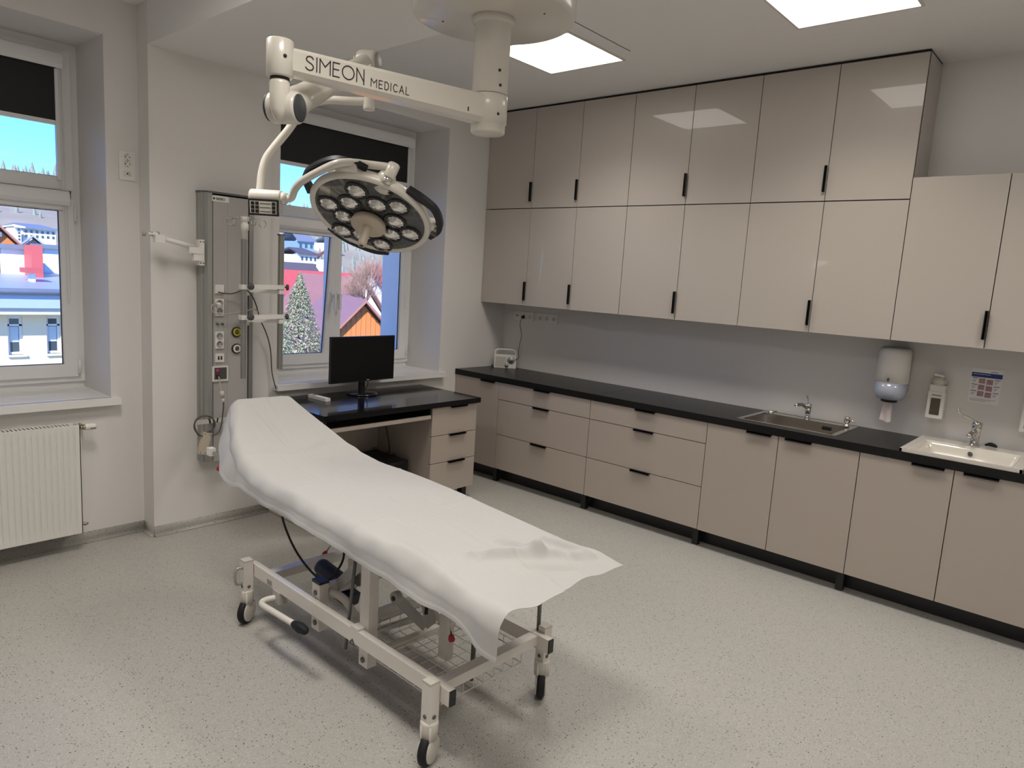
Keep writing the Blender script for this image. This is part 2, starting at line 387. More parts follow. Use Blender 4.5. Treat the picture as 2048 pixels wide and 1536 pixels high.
# ================================================================== ROOM SHELL
ZC = 3.197; XB0, XB1 = -3.247, -2.463; ZBEAM = 2.96
XL, YN = -6.4, -6.7; YEXT = 0.76
W1 = dict(x0=-4.99, x1=-3.428, z0=.885, z1=2.99, yf=.105, yw=.545)
W2 = dict(x0=-2.37, x1=-.813, z0=.905, z1=2.97, yf=0.0, yw=.42)
struct(MB().box(XL-.2, .25, YN-.2, .75, -.25, 0).build('floor', 'floor_vinyl', smooth=False))
c = MB().box(XL-.2, .25, YN-.2, YEXT, ZC, ZC+.25).box(XB0, XB1, YN, -.05, ZBEAM, ZC+.05)
struct(c.build('ceiling', 'ceiling_paint', smooth=False))
def wall_open(mb, xa, xb, w):
    y0, ye = w['yf'], w['yw']+.075
    for (a, b, ox0, ox1, oz0, oz1) in ((y0, ye, w['x0'], w['x1'], w['z0'], w['z1']), (ye, YEXT, w['x0']+.06, w['x1']-.06, w['z0']+.05, w['z1']-.06)):
        mb.cur = 0 if a == y0 else 1
        mb.box(xa, ox0, a, b, 0, ZC+.05).box(ox1, xb, a, b, 0, ZC+.05).box(ox0, ox1, a, b, 0, oz0).box(ox0, ox1, a, b, oz1, ZC+.05)
    mb.cur = 0
wb = MB(); wall_open(wb, XL-.2, XB0, W1); struct(wb.build('wall_back_bay', ['wall_paint', 'ext_plaster'], smooth=False))
struct(MB().box(XB0, -2.47, -.05, YEXT, 0, ZC+.05).build('wall_back_pier', 'wall_paint', smooth=False))
wb = MB(); wall_open(wb, -2.47, .25, W2); struct(wb.build('wall_back', ['wall_paint', 'ext_plaster'], smooth=False))
struct(MB().box(0, .25, YN-.2, .01, 0, ZC+.05).build('wall_right', 'wall_paint', smooth=False))
struct(MB().box(XL-.2, XL, YN-.2, .2, 0, ZC+.05).build('wall_left', 'wall_paint', smooth=False))
struct(MB().box(XL-.2, .25, YN-.2, YN, 0, ZC+.05).build('wall_front', 'wall_paint', smooth=False))
# coved vinyl upstand
def skirt(mb, p0, p1, nrm, h=.066, r=.02):
    n = V3(nrm); p0, p1 = V3(p0), V3(p1); prof = [(0, h), (.003, h), (.003, r+.003)]+[(.003+r*(1-math.cos(a)), .003+r*(1-math.sin(a))) for a in np.linspace(.2, 1.4, 6)]+[(.003+r, .001), (0, .001)]
    mb.prism([p0+n*a+V3((0,0,b)) for a, b in prof], p1-p0)
sk_ = MB(); skirt(sk_, (XL, .105, 0), (XB0, .105, 0), (0,-1,0)); skirt(sk_, (XB0, .105, 0), (XB0, -.05, 0), (-1,0,0)); skirt(sk_, (XB0, -.05, 0), (-2.47, -.05, 0), (0,-1,0)); skirt(sk_, (-2.47, 0, 0), (0, 0, 0), (0,-1,0))
struct(sk_.build('baseboard_back', 'floor_vinyl'))
s2 = MB(); skirt(s2, (0, 0, 0), (0, YN, 0), (-1,0,0)); struct(s2.build('baseboard_right', 'floor_vinyl'))
s3 = MB(); skirt(s3, (XL, YN, 0), (XL, .105, 0), (1,0,0)); struct(s3.build('baseboard_left', 'floor_vinyl'))
struct(MB().box(-1.71, -1.13, -1.936, -1.931, ZC-.0012, ZC).build('trim_gap_shade_1', 'gap_shade', smooth=False))  # dark strip laid on the ceiling, painting the shadow of a thin gap

# ------------------------------------------------------------------ windows
def bars(mb, x0, x1, z0, z1, y0, y1, w):
    mb.box(x0, x0+w, y0, y1, z0, z1).box(x1-w, x1, y0, y1, z0, z1).box(x0+w, x1-w, y0, y1, z0, z0+w).box(x0+w, x1-w, y0, y1, z1-w, z1)
def window(name, w, tilt_left, right_handle=True):
    yw = w['yw']; x0, x1, z0, z1 = w['x0'], w['x1'], w['z0']+.045, w['z1']
    fr = MB(); bars(fr, x0, x1, z0, z1, yw+.012, yw+.075, .055)
    zt0, zt1 = 2.07, 2.14; fr.box(x0+.05, x1-.05, yw+.012, yw+.075, zt0, zt1)
    xm = (x0+x1)/2-.06 if tilt_left else (x0+x1)/2
    fr.box(xm-.03, xm+.03, yw+.012, yw+.075, z0+.05, zt0)
    fr.box(x0, x1, yw+.03, yw+.075, z0-.045, z0)
    win = struct(fr.build(name, 'pvc', bevel=.004))
    def sash(xa, xb, za, zb, nm='sash', tilt=0.0, y=yw-.006, fw=.078):
        m = MB(); bars(m, xa, xb, za, zb, y, y+.05, fw)
        bd = .012; bars(m, xa+fw-.012, xb-fw+.012, za+fw-.012, zb-fw+.012, y+.004, y+.045, .014)
        g = MB().box(xa+fw-.005, xb-fw+.005, y+.024, y+.030, za+fw-.005, zb-fw+.005)
        k = MB(); bars(k, xa+fw, xb-fw, za+fw, zb-fw, y+.0225, y+.0315, .006)
        if tilt:
            for mm in (m, g, k):
                c_, s_ = math.cos(tilt), math.sin(tilt)
                mm.v = [(p[0], y+.02+(p[1]-y-.02)*c_-(p[2]-za)*s_, za+(p[2]-za)*c_+(p[1]-y-.02)*s_) for p in mm.v]
        so_ = m.build(nm, 'pvc', win, bevel=.003)
        g.build('glass_pane', 'glass', so_, smooth=False)
        k.build('gasket', 'black_plastic', so_, smooth=False)
        return so_
    sash(x0+.04, x1-.04, zt1-.012, z1-.04, fw=.075)
    sl_ = sash(x0+.04, xm+.005, z0+.035, zt0+.012, tilt=math.radians(5.2) if tilt_left else 0)
    sr_ = sash(xm+.008, x1-.04, z0+.035, zt0+.012)
    # handles
    for so_, hx in ((sl_, xm-.035), (sr_, xm+.05)):
        yy = yw-.006-(.055 if so_ is sl_ and tilt_left else 0)
        h = MB().box(hx-.012, hx+.012, yy-.012, yy, 1.50, 1.565).cyl((hx, yy-.012, 1.54), (hx, yy-.045, 1.54), .009).box(hx-.010, hx+.010, yy-.052, yy-.035, 1.42, 1.55)
        h.build('window_handle', 'pvc', so_, bevel=.003)
    hg = MB()
    for zz in (z0+.10, zt0-.08): hg.cyl((x1-.036, yw-.014, zz-.045), (x1-.036, yw-.014, zz+.045), .009, seg=10)
    hg.build('hinge', 'pvc', sr_)
    # sill board
    ys = w['yf']-.055
    s = MB(); s.box(w['x0'], w['x1'], w['yf']-.01, yw+.04, w['z0']-.012, w['z0']+.008); s.box(w['x0']-.03, w['x1']+.04, ys, w['yf'], w['z0']-.034, w['z0']+.008)
    s.build('window_sill', 'sill_white', win, bevel=.004)
    e = MB().box(w['x0']+.06, w['x1']-.06, yw+.07, YEXT+.04, w['z0']+.03, w['z0']+.052); e.build('outer_ledge', 'soffit_blue', win, smooth=False)
    return win, xm
win1, xm1 = window('window_1', W1, False)
win2, xm2 = window('window_2', W2, True)
def blind(label, xa, xb, y, z_top, z_bot, chain_side=1, cas=.095):
    t = thing('roller_blind', label, 'blind', ((xa+xb)/2, y, z_bot))
    prof = [(-.004, 0), (-.05, -.012), (-.062, -.035), (-.062, -cas+.02), (-.045, -cas), (-.004, -cas+.008)]
    MB().prism([(xa-.02, y+a, z_top+b) for a, b in prof], (xb-xa+.04, 0, 0)).build('cassette', 'pvc', t, bevel=.003)
    MB().box(xa+.004, xb-.004, y-.012, y-.010, z_bot+.02, z_top-cas+.01).build('fabric', 'blind_black', t, smooth=False)
    MB().box(xa+.004, xb-.004, y-.018, y-.004, z_bot, z_bot+.026).build('bottom_bar', 'pvc', t, bevel=.003)
    for xe in (xa, xb-.002): MB().box(xe-.012, xe+.014, y-.022, y-.002, z_bot-.32, z_top-cas).build('guide_rail', 'pvc', t, bevel=.002)
    xc = xb+.02
    MB().tube([(xc, y-.03, z_top-cas), (xc+.004, y-.034, z_top-cas-.4), (xc+.002, y-.034, z_bot-.45), (xc-.012, y-.03, z_bot-.47), (xc-.016, y-.03, z_top-cas)], .0018, 5, smooth=4).build('cord', 'white_plastic', t)
    return t
blind('black roller blind half lowered in a white cassette on the window above the radiator', W1['x0']+.115, W1['x1']-.115, W1['yw']-.006, 2.925, 2.505)
blind('black roller blind half lowered in a white cassette on the window behind the surgical lamp', W2['x0']+.115, W2['x1']-.095, W2['yw']-.006, 2.915, 2.50)
def casset(label, xa, xb, y, z_top, lean=0.0):
    t = thing('roller_blind', label, 'blind', ((xa+xb)/2, y, z_top-.1))
    prof = [(-.002, 0), (-.04, -.008), (-.052, -.03), (-.052, -.07), (-.035, -.09), (-.002, -.082)]
    MB().prism([(xa, y+a, z_top+b) for a, b in prof], (xb-xa, 0, 0)).build('cassette', 'pvc', t, bevel=.003)
    MB().box(xa+.03, xb-.03, y-.012, y-.002, z_top-.118, z_top-.088).build('bottom_bar', 'pvc', t, bevel=.002)
    xc = xb-.01
    MB().tube([(xc, y-.03, z_top-.09), (xc+.003, y-.033, 1.75), (xc+.002, y-.033, 1.50), (xc-.012, y-.031, 1.47), (xc-.014, y-.03, z_top-.09)], .0018, 5, smooth=4).build('cord', 'white_plastic', t)
    return t
casset('rolled up blind cassette on the lower sash above the radiator, by the wall sockets', xm1+.05, W1['x1']-.075, W1['yw']-.008, 2.125)
casset('rolled up blind cassette on the right lower sash behind the monitor', xm2+.05, W2['x1']-.075, W2['yw']-.008, 2.125)
casset('rolled up blind cassette on the tilted left lower sash beside the infusion pole', W2['x0']+.075, xm2-.035, W2['yw']-.105, 2.115)

# ------------------------------------------------------------------ ceiling lights
def led(x0, y0, label, group=None, watt=LED_WATT):
    t = thing('ceiling_light', label, 'ceiling light', (x0+.294, y0+.294, ZC), group=group)
    f = MB(); w = .012
    x1, y1 = x0+.588, y0+.588
    f.box(x0-w, x0, y0-w, y1+w, ZC-.008, ZC+.002).box(x1, x1+w, y0-w, y1+w, ZC-.008, ZC+.002).box(x0, x1, y0-w, y0, ZC-.008, ZC+.002).box(x0, x1, y1, y1+w, ZC-.008, ZC+.002)
    f.build('frame', 'lamp_white', t, smooth=False)
    MB().box(x0, x1, y0, y1, ZC-.005, ZC+.001).build('diffuser', 'led_panel', t, smooth=False)
    l = bpy.data.lights.new('led_beam', 'AREA'); l.shape = 'SQUARE'; l.size = .57; l.energy = watt; l.color = (1.0, 0.94, 0.86); l.spread = LED_SPREAD
    lo = bpy.data.objects.new('led_beam', l); COL.objects.link(lo); lo.parent = t; lo.location = (0, 0, -.0075)
led(-1.601, -1.807, 'lit square LED ceiling panel partly behind the round lamp canopy')
led(-1.601, -3.516, 'lit square LED ceiling panel above the sink run, clear of the lamp')
led(-1.601, -5.225, 'lit square LED ceiling panel behind the camera over the sink side')
led(-4.30, -1.807, 'lit square LED ceiling panel of the bay, nearest the radiator window', watt=LED_WATT*1.35)
led(-4.30, -3.516, 'lit square LED ceiling panel of the bay, above the foot of the couch', watt=LED_WATT*1.35)
led(-4.30, -5.225, 'lit square LED ceiling panel of the bay, farthest from the windows', watt=LED_WATT*1.35)

# ================================================================== CABINETS
YU = [-.003, -.533, -1.016, -1.493, -1.979, -2.463, -2.945, -3.428, -3.904, -4.385]
YLW = [-.003, -.536, -1.49, -2.454, -2.937, -3.417, -3.897, -4.38]
G = .0024
def vhandle(par, y, z):
    MB().box(-.352, -.329, y-.0035, y+.0035, z-.08, z+.08).box(-.352, -.346, y-.009, y+.009, z-.08, z+.08).build('handle', 'black_metal', par, bevel=.0012)
def wall_cab(label, ys, z0, z1, hy, hz, side=None, grp=None):
    t = thing('wall_cabinet', label, 'cabinet', (-.15, (ys[0]+ys[-1])/2, z0), group=grp)
    b = MB().box(-.311, -.002, ys[0], ys[-1], z0+.002, z1-.002); b.build('body', 'gap_shade', t, smooth=False)  # body coloured near black so the door gaps read as shaded
    if side is not None: MB().box(-.311, -.002, ys[-1]-.001, ys[-1]+.017, z0, z1).build('end_panel', 'cab_gloss', t, bevel=.001)
    for a, bb in zip(ys[:-1], ys[1:]):
        d = MB().box(-.33, -.312, bb+G, a-G, z0, z1-G*2).build('door', 'cab_gloss', t, bevel=.0012)
        if abs(hy-bb) < .05: vhandle(d, bb+.010, hz)
    return t
ZM, ZB, ZLT = 2.363, 1.536, 2.488
pos = ['narrow single door wall cabinet in the corner by the window', 'double door wall cabinet next to the narrow corner one', 'double door wall cabinet in the middle of the tall stack', 'double door wall cabinet at the stepped end of the tall stack']
idx = [(0, 1), (1, 3), (3, 5), (5, 7)]
for k, (a, b) in enumerate(idx):
    ys = YU[a:b+1]; hy = ys[1] if len(ys) > 1 else ys[-1]
    t = wall_cab('upper tier gloss beige '+pos[k], ys, ZM+.001, ZC-.014, hy, 2.497, side=(1 if b == 7 else None))
    wall_cab('lower tier gloss beige '+pos[k], ys, ZB, ZM-.001, hy, 1.660)
    MB().box(-.318, -.002, ys[0], ys[-1]+.002, ZC-.0145, ZC-.001).build('top_gap_shade', 'gap_shade', t, smooth=False)  # dark strip painting the shadow gap between cabinet tops and ceiling
wall_cab('lower gloss beige double door wall cabinet above the white basin and poster', YU[7:10], ZB, ZLT, YU[8], 1.665)

def hhandle(par, yc, z, x=-.605):
    MB().box(x-.022, x+.001, yc-.08, yc+.08, z-.0035, z+.0035).box(x-.022, x-.016, yc-.08, yc+.08, z-.011, z+.0035).build('handle', 'black_metal', par, bevel=.001)
ZD0, ZD1, ZF1, ZF2 = .126, .881, .733, .429
def leg(par, x, y, h): MB().box(x-.021, x+.021, y-.021, y+.021, 0, h).build('leg', 'black_plastic', par, bevel=.003)
def base_cab(label, y0, y1, kind, split=None, openb=None):
    t = thing('base_cabinet', label, 'cabinet', (-.3, (y0+y1)/2, 0))
    zt_ = ZD1 if not openb else .74
    b = MB()
    if openb:
        b.box(-.586, -.02, y0, y0-.017, ZD0, ZD1).box(-.586, -.02, y1, y1+.017, ZD0, ZD1).box(-.586, -.02, y0, y1, ZD0, ZD0+.017).box(-.586, -.57, y0, y1, ZD1-.1, ZD1)
    else: b.box(-.586, -.02, y0, y1, ZD0, ZD1)
    b.build('body', 'gap_shade', t, smooth=False)  # shade between the fronts is put into this dark body colour
    ym = (y0+y1)/2
    if kind == 'door':
        d = MB().box(-.605, -.587, y1+G, y0-G, ZD0, ZD1-.002).build('door', 'cab_satin', t, bevel=.0012); hhandle(d, -.412 if y0 > -.1 else ym, ZD1-.004)
    elif kind == 'drawers':
        for za, zb in ((ZD0, ZF2), (ZF2, ZF1), (ZF1, ZD1)):
            d = MB().box(-.605, -.587, y1+G, y0-G, za+G, zb-G).build('drawer_front', 'cab_satin', t, bevel=.0012); hhandle(d, ym-.0, zb-.002)
    else:
        for a, bb, hc in ((y0, split, split+.125), (split, y1, split-.125)):
            d = MB().box(-.605, -.587, bb+G, a-G, ZD0, ZD1-.002).build('door', 'cab_satin', t, bevel=.0012); hhandle(d, hc, ZD1-.004)
    for xx, yy in ((-.545, y1+.026), (-.09, y0-.05), (-.09, y1+.05)): leg(t, xx, yy, ZD0)
    MB().box(-.485, -.47, y0, y1, .003, ZD0).build('under_shade_board', 'black_plastic', t, smooth=False)  # black board added to paint the deep shade of the open space below
    return t
base_cab('narrow beige single door base cabinet in the corner beside the desk', YLW[0], YLW[1], 'door')
base_cab('beige three drawer base cabinet below the radio end of the worktop', YLW[1], YLW[2], 'drawers')
base_cab('beige three drawer base cabinet next to the steel sink cabinet', YLW[2], YLW[3], 'drawers')
base_cab('beige double door base cabinet under the stainless steel sink', YLW[3], YLW[5], 'pair', YLW[4], openb=True)
base_cab('beige double door base cabinet under the white ceramic basin', YLW[5], YLW[7], 'pair', YLW[6], openb=True)
ZW = .93; XF = -.614
one(MB().box(XF, -.002, -1.529, -.002, ZD1, ZW), 'worktop', 'worktop', 'black speckled worktop piece carrying the radio in the corner', 'worktop', (-.3, -.75, ZD1), bevel=.002)
S1 = (-.502, -.118, -3.218, -2.642); S2 = (-.585, -.075, -4.165, -3.64)
w2 = MB()
for (ya, yb, hx) in ((-1.531, S1[3], None), (S1[3], S1[2], S1), (S1[2], S2[3], None), (S2[3], S2[2], S2), (S2[2], -4.42, None)):
    if hx is None: w2.box(XF, -.002, ya, yb, ZD1, ZW)
    else: w2.box(XF, hx[0], ya, yb, ZD1, ZW).box(hx[1], -.002, ya, yb, ZD1, ZW)
one(w2, 'worktop', 'worktop', 'long black speckled worktop piece with the two sinks let in', 'worktop', (-.3, -2.9, ZD1), smooth=False)

# ------------------------------------------------------------------ steel sink
t = thing('kitchen_sink', 'rectangular stainless steel sink let into the black worktop', 'sink', (-.29, -2.93, .74))
x0, x1, y0, y1 = -.526, -.045, -3.247, -2.613
r = MB(); r.box(x0, S1[0]+.004, y0, y1, ZW, ZW+.003).box(S1[1]-.004, x1, y0, y1, ZW, ZW+.003).box(S1[0], S1[1], S1[3]-.004, y1, ZW, ZW+.003).box(S1[0], S1[1], y0, S1[2]+.004, ZW, ZW+.003)
r.build('rim', 'steel', t, smooth=False)
def basin(u, v):
    # u around, v down
    a = u*4; rr = .03; i = (S1[0]+.006, S1[1]-.006, S1[2]+.006, S1[3]-.006)
    cx, cy, hx, hy = (i[0]+i[1])/2, (i[2]+i[3])/2, (i[1]-i[0])/2, (i[3]-i[2])/2
    th = 2*math.pi*u; n = 8; px_ = abs(math.cos(th))**(2/n)*math.copysign(1, math.cos(th)); py_ = abs(math.sin(th))**(2/n)*math.copysign(1, math.sin(th))
    if v < .6: k, z = 1-.02*v, ZW+.002-(v/.6)*.165
    elif v < .75: q = (v-.6)/.15*math.pi/2; k, z = .988-.06*(1-math.cos(q)), ZW-.163-.018*math.sin(q)
    else: k = .928*(1-(v-.75)/.25); z = ZW-.181
    return (cx+px_*hx*k, cy+py_*hy*k, z)
MB().grid(basin, 72, 16).build('basin', 'steel', t, weld=True)
P = hit(1653, 857, 0, S1[1]-.012); MB().box(P[0]-.004, P[0]+.004, P[1]-.028, P[1]+.028, P[2]-.012, P[2]+.012).build('overflow', 'black_plastic', t, bevel=.004)
MB().lathe((-.31, -3.06, ZW-.182), (0,0,1), [(.045, 0), (.045, .004), (.03, .002), (0.0001, .002)], 20).build('drain', 'chrome', t)
def tap(name, label, bx, by, bz, h, r, lever, spout, ball):
    t = thing(name, label, 'tap', (bx, by, bz))
    MB().lathe((bx, by, bz), (0,0,1), [(r*1.25, 0), (r*1.25, .006), (r, .01), (r, h*.66), (r*1.12, h*.68), (r*1.16, h*.97), (r*.95, h), (.0001, h)], 20).build('body', 'chrome', t)
    MB().tube(spout, [r*.72, r*.7, r*.62], 12, smooth=5).build('spout', 'chrome', t)
    l = MB().tube(lever, [.006, .0045, .0042, .005], 8, smooth=5); l.sphere(ball, .008, 10, 6); l.build('lever', 'chrome', t)
    return t
tb = (-.078, -2.925, ZW+.003)
tap('sink_tap', 'small chrome mixer tap with upright lever behind the steel sink', *tb, .105, .018,
    [(tb[0], tb[1], tb[2]+.10), (tb[0]+.005, tb[1]+.012, tb[2]+.135), (tb[0], tb[1]+.02, tb[2]+.162)], [(tb[0], tb[1], tb[2]+.07), (tb[0]-.05, tb[1]+.03, tb[2]+.10), (tb[0]-.10, tb[1]+.055, tb[2]+.095)], (tb[0], tb[1]+.02, tb[2]+.165))
tb = (-.112, -3.905, .948)
tap('basin_tap', 'tall chrome elbow lever tap standing on the white basin', *tb, .145, .023,
    [(tb[0], tb[1], tb[2]+.142), tuple(hit(1935, 834, 0, -.15)), tuple(hit(1921, 827, 0, -.18)), tuple(hit(1917, 821, 0, -.19))], [(tb[0], tb[1], tb[2]+.085), (tb[0]-.055, tb[1]+.012, tb[2]+.082), (tb[0]-.105, tb[1]+.02, tb[2]+.066)], tuple(hit(1917, 820, 0, -.19)))
t = thing('soap_pump', 'small steel soap pump let into the end of the steel sink rim', 'soap pump', (-.09, -3.185, ZW+.003))
MB().lathe((-.09, -3.185, ZW+.003), (0,0,1), [(.018, 0), (.018, .006), (.011, .01), (.011, .022), (.019, .024), (.019, .056), (.016, .06), (.0001, .06)], 16).build('body', 'steel', t)
MB().tube([(-.09, -3.185, ZW+.05), (-.105, -3.215, ZW+.047), (-.115, -3.235, ZW+.040)], .005, 8).build('nozzle', 'steel', t)
t = thing('sink_control', 'flat steel drain control knob on the far steel sink corner', 'sink control', (-.075, -2.672, ZW+.003))
MB().lathe((-.075, -2.672, ZW+.003), (0,0,1), [(.02, 0), (.02, .012), (.0001, .013)], 18).build('base', 'steel', t)
MB().box(-.083, -.067, -2.672, -2.715, ZW+.014, ZW+.020).build('lever', 'steel', t, bevel=.002)

# ------------------------------------------------------------------ ceramic basin
t = thing('wash_basin', 'rectangular white ceramic wash basin set on the black worktop', 'basin', (-.33, -3.9, .78))
bx0, bx1, by0, by1 = -.606, -.03, -4.19, -3.618
def sstep(x): x = max(0, min(1, x)); return x*x*(3-2*x)
def bz(x, y):
    ix0, ix1, iy0, iy1 = -.572, -.165, -4.145, -3.665
    d = min(x-ix0, ix1-x, y-iy0, iy1-y)
    return .948-.13*sstep(d/.075)-(.0 if d > 0 else 0)
MB().grid(lambda u, v: (bx0+(bx1-bx0)*u, by1+(by0-by1)*v, bz(bx0+(bx1-bx0)*u, by1+(by0-by1)*v)), 60, 60).build('bowl', 'ceramic', t, angle=80)
e = MB(); e.box(bx0, bx0+.012, by0, by1, ZW-.0005, .9475).box(bx1-.012, bx1, by0, by1, ZW-.0005, .9475).box(bx0, bx1, by1-.012, by1, ZW-.0005, .9475).box(bx0, bx1, by0, by0+.012, ZW-.0005, .9475)
e.build('rim', 'ceramic', t, bevel=.003)
P = hit(1940, 909, 0, -.205); MB().cyl((-.198, P[1], P[2]), (-.214, P[1], P[2]+.006), .012, seg=16).build('overflow', 'knob_grey', t)
MB().lathe((-.37, -3.9, .816), (0,0,1), [(.03, 0), (.03, .006), (.0001, .008)], 18).build('drain', 'chrome', t)
P = hit(1981, 897, 0, -.05)
pb = MB().tube([(-.05, P[1]+.030, .955), (-.05, P[1]+.014, .962), (-.05, P[1], .964), (-.05, P[1]-.018, .960), (-.05, P[1]-.032, .954)], [.005, .009, .012, .010, .004], 10, smooth=4)
one(pb, 'drain_plug', 'rubber', 'small crumpled black object lying on the basin rim by the tap', 'plug', (-.05, P[1], .948))

# ------------------------------------------------------------------ wall fittings over the worktop
t = thing('paper_dispenser', 'white drum paper towel dispenser with a paper tail, on the backsplash', 'dispenser', (-.1, -3.42, 1.03))
pc = (-.105, -3.418); R_ = .093
def drum(z0, z1, r0, r1): return [(r0, z0), (r1, z1)]
MB().lathe((pc[0], pc[1], 0), (0,0,1), [(R_, 1.262), (R_*.99, 1.44), (R_*.93, 1.472), (R_*.8, 1.482), (.0001, 1.484)], 32).box(-.105, -.001, pc[1]-.08, pc[1]+.08, 1.20, 1.46).build('cover', 'white_plastic', t)
MB().lathe((pc[0], pc[1], 0), (0,0,1), [(.035, 1.150), (.07, 1.155), (R_*.93, 1.178), (R_*1.0, 1.20), (R_*1.0, 1.262)], 32).build('lower_drum', 'blue_tint', t)
MB().lathe((pc[0], pc[1], 0), (0,0,1), [(.045, 1.136), (.05, 1.152), (.02, 1.153)], 20).build('nozzle', 'black_plastic', t)
MB().lathe((pc[0]-R_-.0005, pc[1]+.0, 1.283), (-1,0,0), [(.012, 0), (.012, .002), (.0001, .002)], 12, sx=.6).build('badge', 'knob_grey', t)
pt = MB().grid(lambda u, v: (pc[0]-.004+.005*math.sin(u*11+v*2)*(.3+v), pc[1]+(u-.5)*(.046+.020*v)+.008*v, 1.145-.135*v-.006*v*math.sin(u*5)), 14, 10)
pt.build('paper_tail', 'paper', t)
def soap(label, yc, cut=False):
    t = thing('soap_dispenser', label, 'dispenser', (-.04, yc, 1.07))
    z0 = 1.07; hw = .045
    b = MB().box(-.075, -.001, yc-hw, yc+hw, z0, z0+.165); b.build('bottle_holder', 'white_plastic', t, bevel=.006)
    MB().box(-.0768, -.06, yc-.026, yc+.026, z0+.022, z0+.125).build('bottle_window', 'brown_liquid', t, bevel=.004)
    MB().box(-.07, -.001, yc-hw*.92, yc+hw*.92, z0+.165, z0+.205).build('pump_housing', 'white_plastic', t, bevel=.006)
    MB().lathe((-.05, yc, z0+.205), (0,0,1), [(.034, 0), (.04, .02), (.04, .035), (.03, .05), (.0001, .056)], 20).build('pump_head', 'caster_grey', t)
    MB().prism([(-.02, yc-.03, z0+.24), (-.10, yc-.022, z0+.262), (-.105, yc+.022, z0+.266), (-.02, yc+.03, z0+.244)], (0, 0, .010)).build('elbow_lever', 'white_plastic', t, bevel=.003)
    m = MB()
    for k in range(7): m.box(-.0765, -.0748, yc+.024-k*.0075, yc+.024-k*.0075-.005, z0+.140, z0+.146)
    m.build('print', 'ink', t, smooth=False)
soap('white wall soap dispenser with brown bottle window, between the paper drum and the poster', -3.668)
soap('white wall soap dispenser with brown bottle window, beyond the poster over the basin', -4.148)
# poster
t = thing('poster', 'hand washing poster with blue header taped to the wall above the basin', 'poster', (-.001, -3.9, 1.2))
py0, py1, pz0, pz1 = -3.977, -3.821, 1.193, 1.402
MB().box(-.0015, -.0005, py0, py1, pz0, pz1).build('paper', 'poster_paper', t, smooth=False)
def pr_(m, y0, y1, z0, z1, nm, mtl, d=.0022): MB().box(-d, -.001, py1-(py1-py0)*y1, py1-(py1-py0)*y0, pz0+(pz1-pz0)*z0, pz0+(pz1-pz0)*z1).build(nm, mtl, t, smooth=False)
pr_(None, .01, 1.0, .745, .875, 'header_band', 'poster_blue')
m = MB()
def pm(y0, y1, z0, z1, d=.0026): m.box(-d, -.001, py1-(py1-py0)*y1, py1-(py1-py0)*y0, pz0+(pz1-pz0)*z0, pz0+(pz1-pz0)*z1)
for i in range(3):
    zz = .71-.185*i
    pm(.05, .24, zz-.005, zz+.012); pm(.77, .96, zz-.02, zz-.003)
    for j in range(3): pm(.06, .20-.02*j, zz-.05-.03*j, zz-.043-.03*j, .0023); pm(.78, .92-.03*j, zz-.065-.03*j, zz-.058-.03*j, .0023)
for j in range(3): pm(.06, .9-.15*j, .115-.03*j, .121-.03*j, .0023)
for j in range(6): pm(.62+.04*j, .645+.04*j, .905, .925)
m.build('print', 'poster_ink', t, smooth=False)
m = MB()
for i in range(3):
    for j in range(2): m.box(-.0024, -.001, py1-(py1-py0)*(.27+.25*j+.21), py1-(py1-py0)*(.27+.25*j), pz0+(pz1-pz0)*(.57-.185*i-.02*j), pz0+(pz1-pz0)*(.57-.185*i-.02*j+.15))
m.build('photo', 'poster_photo', t, smooth=False)
m = MB(); m.box(-.0026, -.001, py1-(py1-py0)*.62, py1-(py1-py0)*.06, pz0+(pz1-pz0)*.825, pz0+(pz1-pz0)*.835); m.build('heading_line', 'poster_paper', t, smooth=False)

# socket plates
def sock_face(mb, mk, o, rt, up, n, r=.02):
    # recessed round schuko insert: dark ring hint, two holes, pin
    o, rt, up, n = V3(o), V3(rt), V3(up), V3(n)
    mb.lathe(o, n, [(r*1.02, .0005), (r*1.02, .002), (r*.9, .002), (r*.88, -.001), (.0001, -.001)], 20)
    for s in (-1, 1): mk.cyl(o+rt*s*r*.5, o+rt*s*r*.5+n*.0012, .0032, seg=8)
    mk.cyl(o+up*r*.62, o+up*r*.62+n*.0014, .0026, seg=8); mk.cyl(o-up*r*.62, o-up*r*.62+n*.0014, .0022, seg=8)
def plate(name, label, o, rt, up, n, w, h, cells, rr=.02):
    t = thing(name, label, 'socket', tuple(o))
    o, rt, up, n = V3(o), unit(rt), unit(up), unit(n)
    MB().obox(o+n*.005, (rt, up, n), (w/2, h/2, .005)).build('plate', 'white_plastic', t, bevel=.002)
    a, b = MB(), MB()
    for kind, du, dv in cells:
        c_ = o+rt*du+up*dv+n*.0105
        if kind == 's': sock_face(a, b, c_, rt, up, n, rr)
        elif kind == 'u':
            for s in (-1, 1): b.obox(c_+rt*s*.008, (rt, up, n), (.004, .007, .0012))
        elif kind == 't': a.obox(c_, (rt, up, n), (.02, .014, .0015)); b.cyl(c_, c_+n*.004, .005, seg=10)
    if a.v: a.build('insert', 'white_plastic', t)
    if b.v: b.build('contact', 'ink', t)['kind'] = 'stuff'
    return t
ZS = 1.423
plate('wall_socket', 'triple wall socket with black plug in it above the radio', (0, -.2525, ZS), (0,-1,0), (0,0,1), (-1,0,0), .236, .084, [('u', -.078, 0), ('s', 0, 0), ('s', .078, 0)])
plate('wall_socket', 'empty triple wall socket beside the plugged one under the cabinets', (0, -.533, ZS), (0,-1,0), (0,0,1), (-1,0,0), .245, .082, [('s', -.078, 0), ('s', 0, 0), ('s', .078, 0)])
P = hit(253, 332, 1, .105)
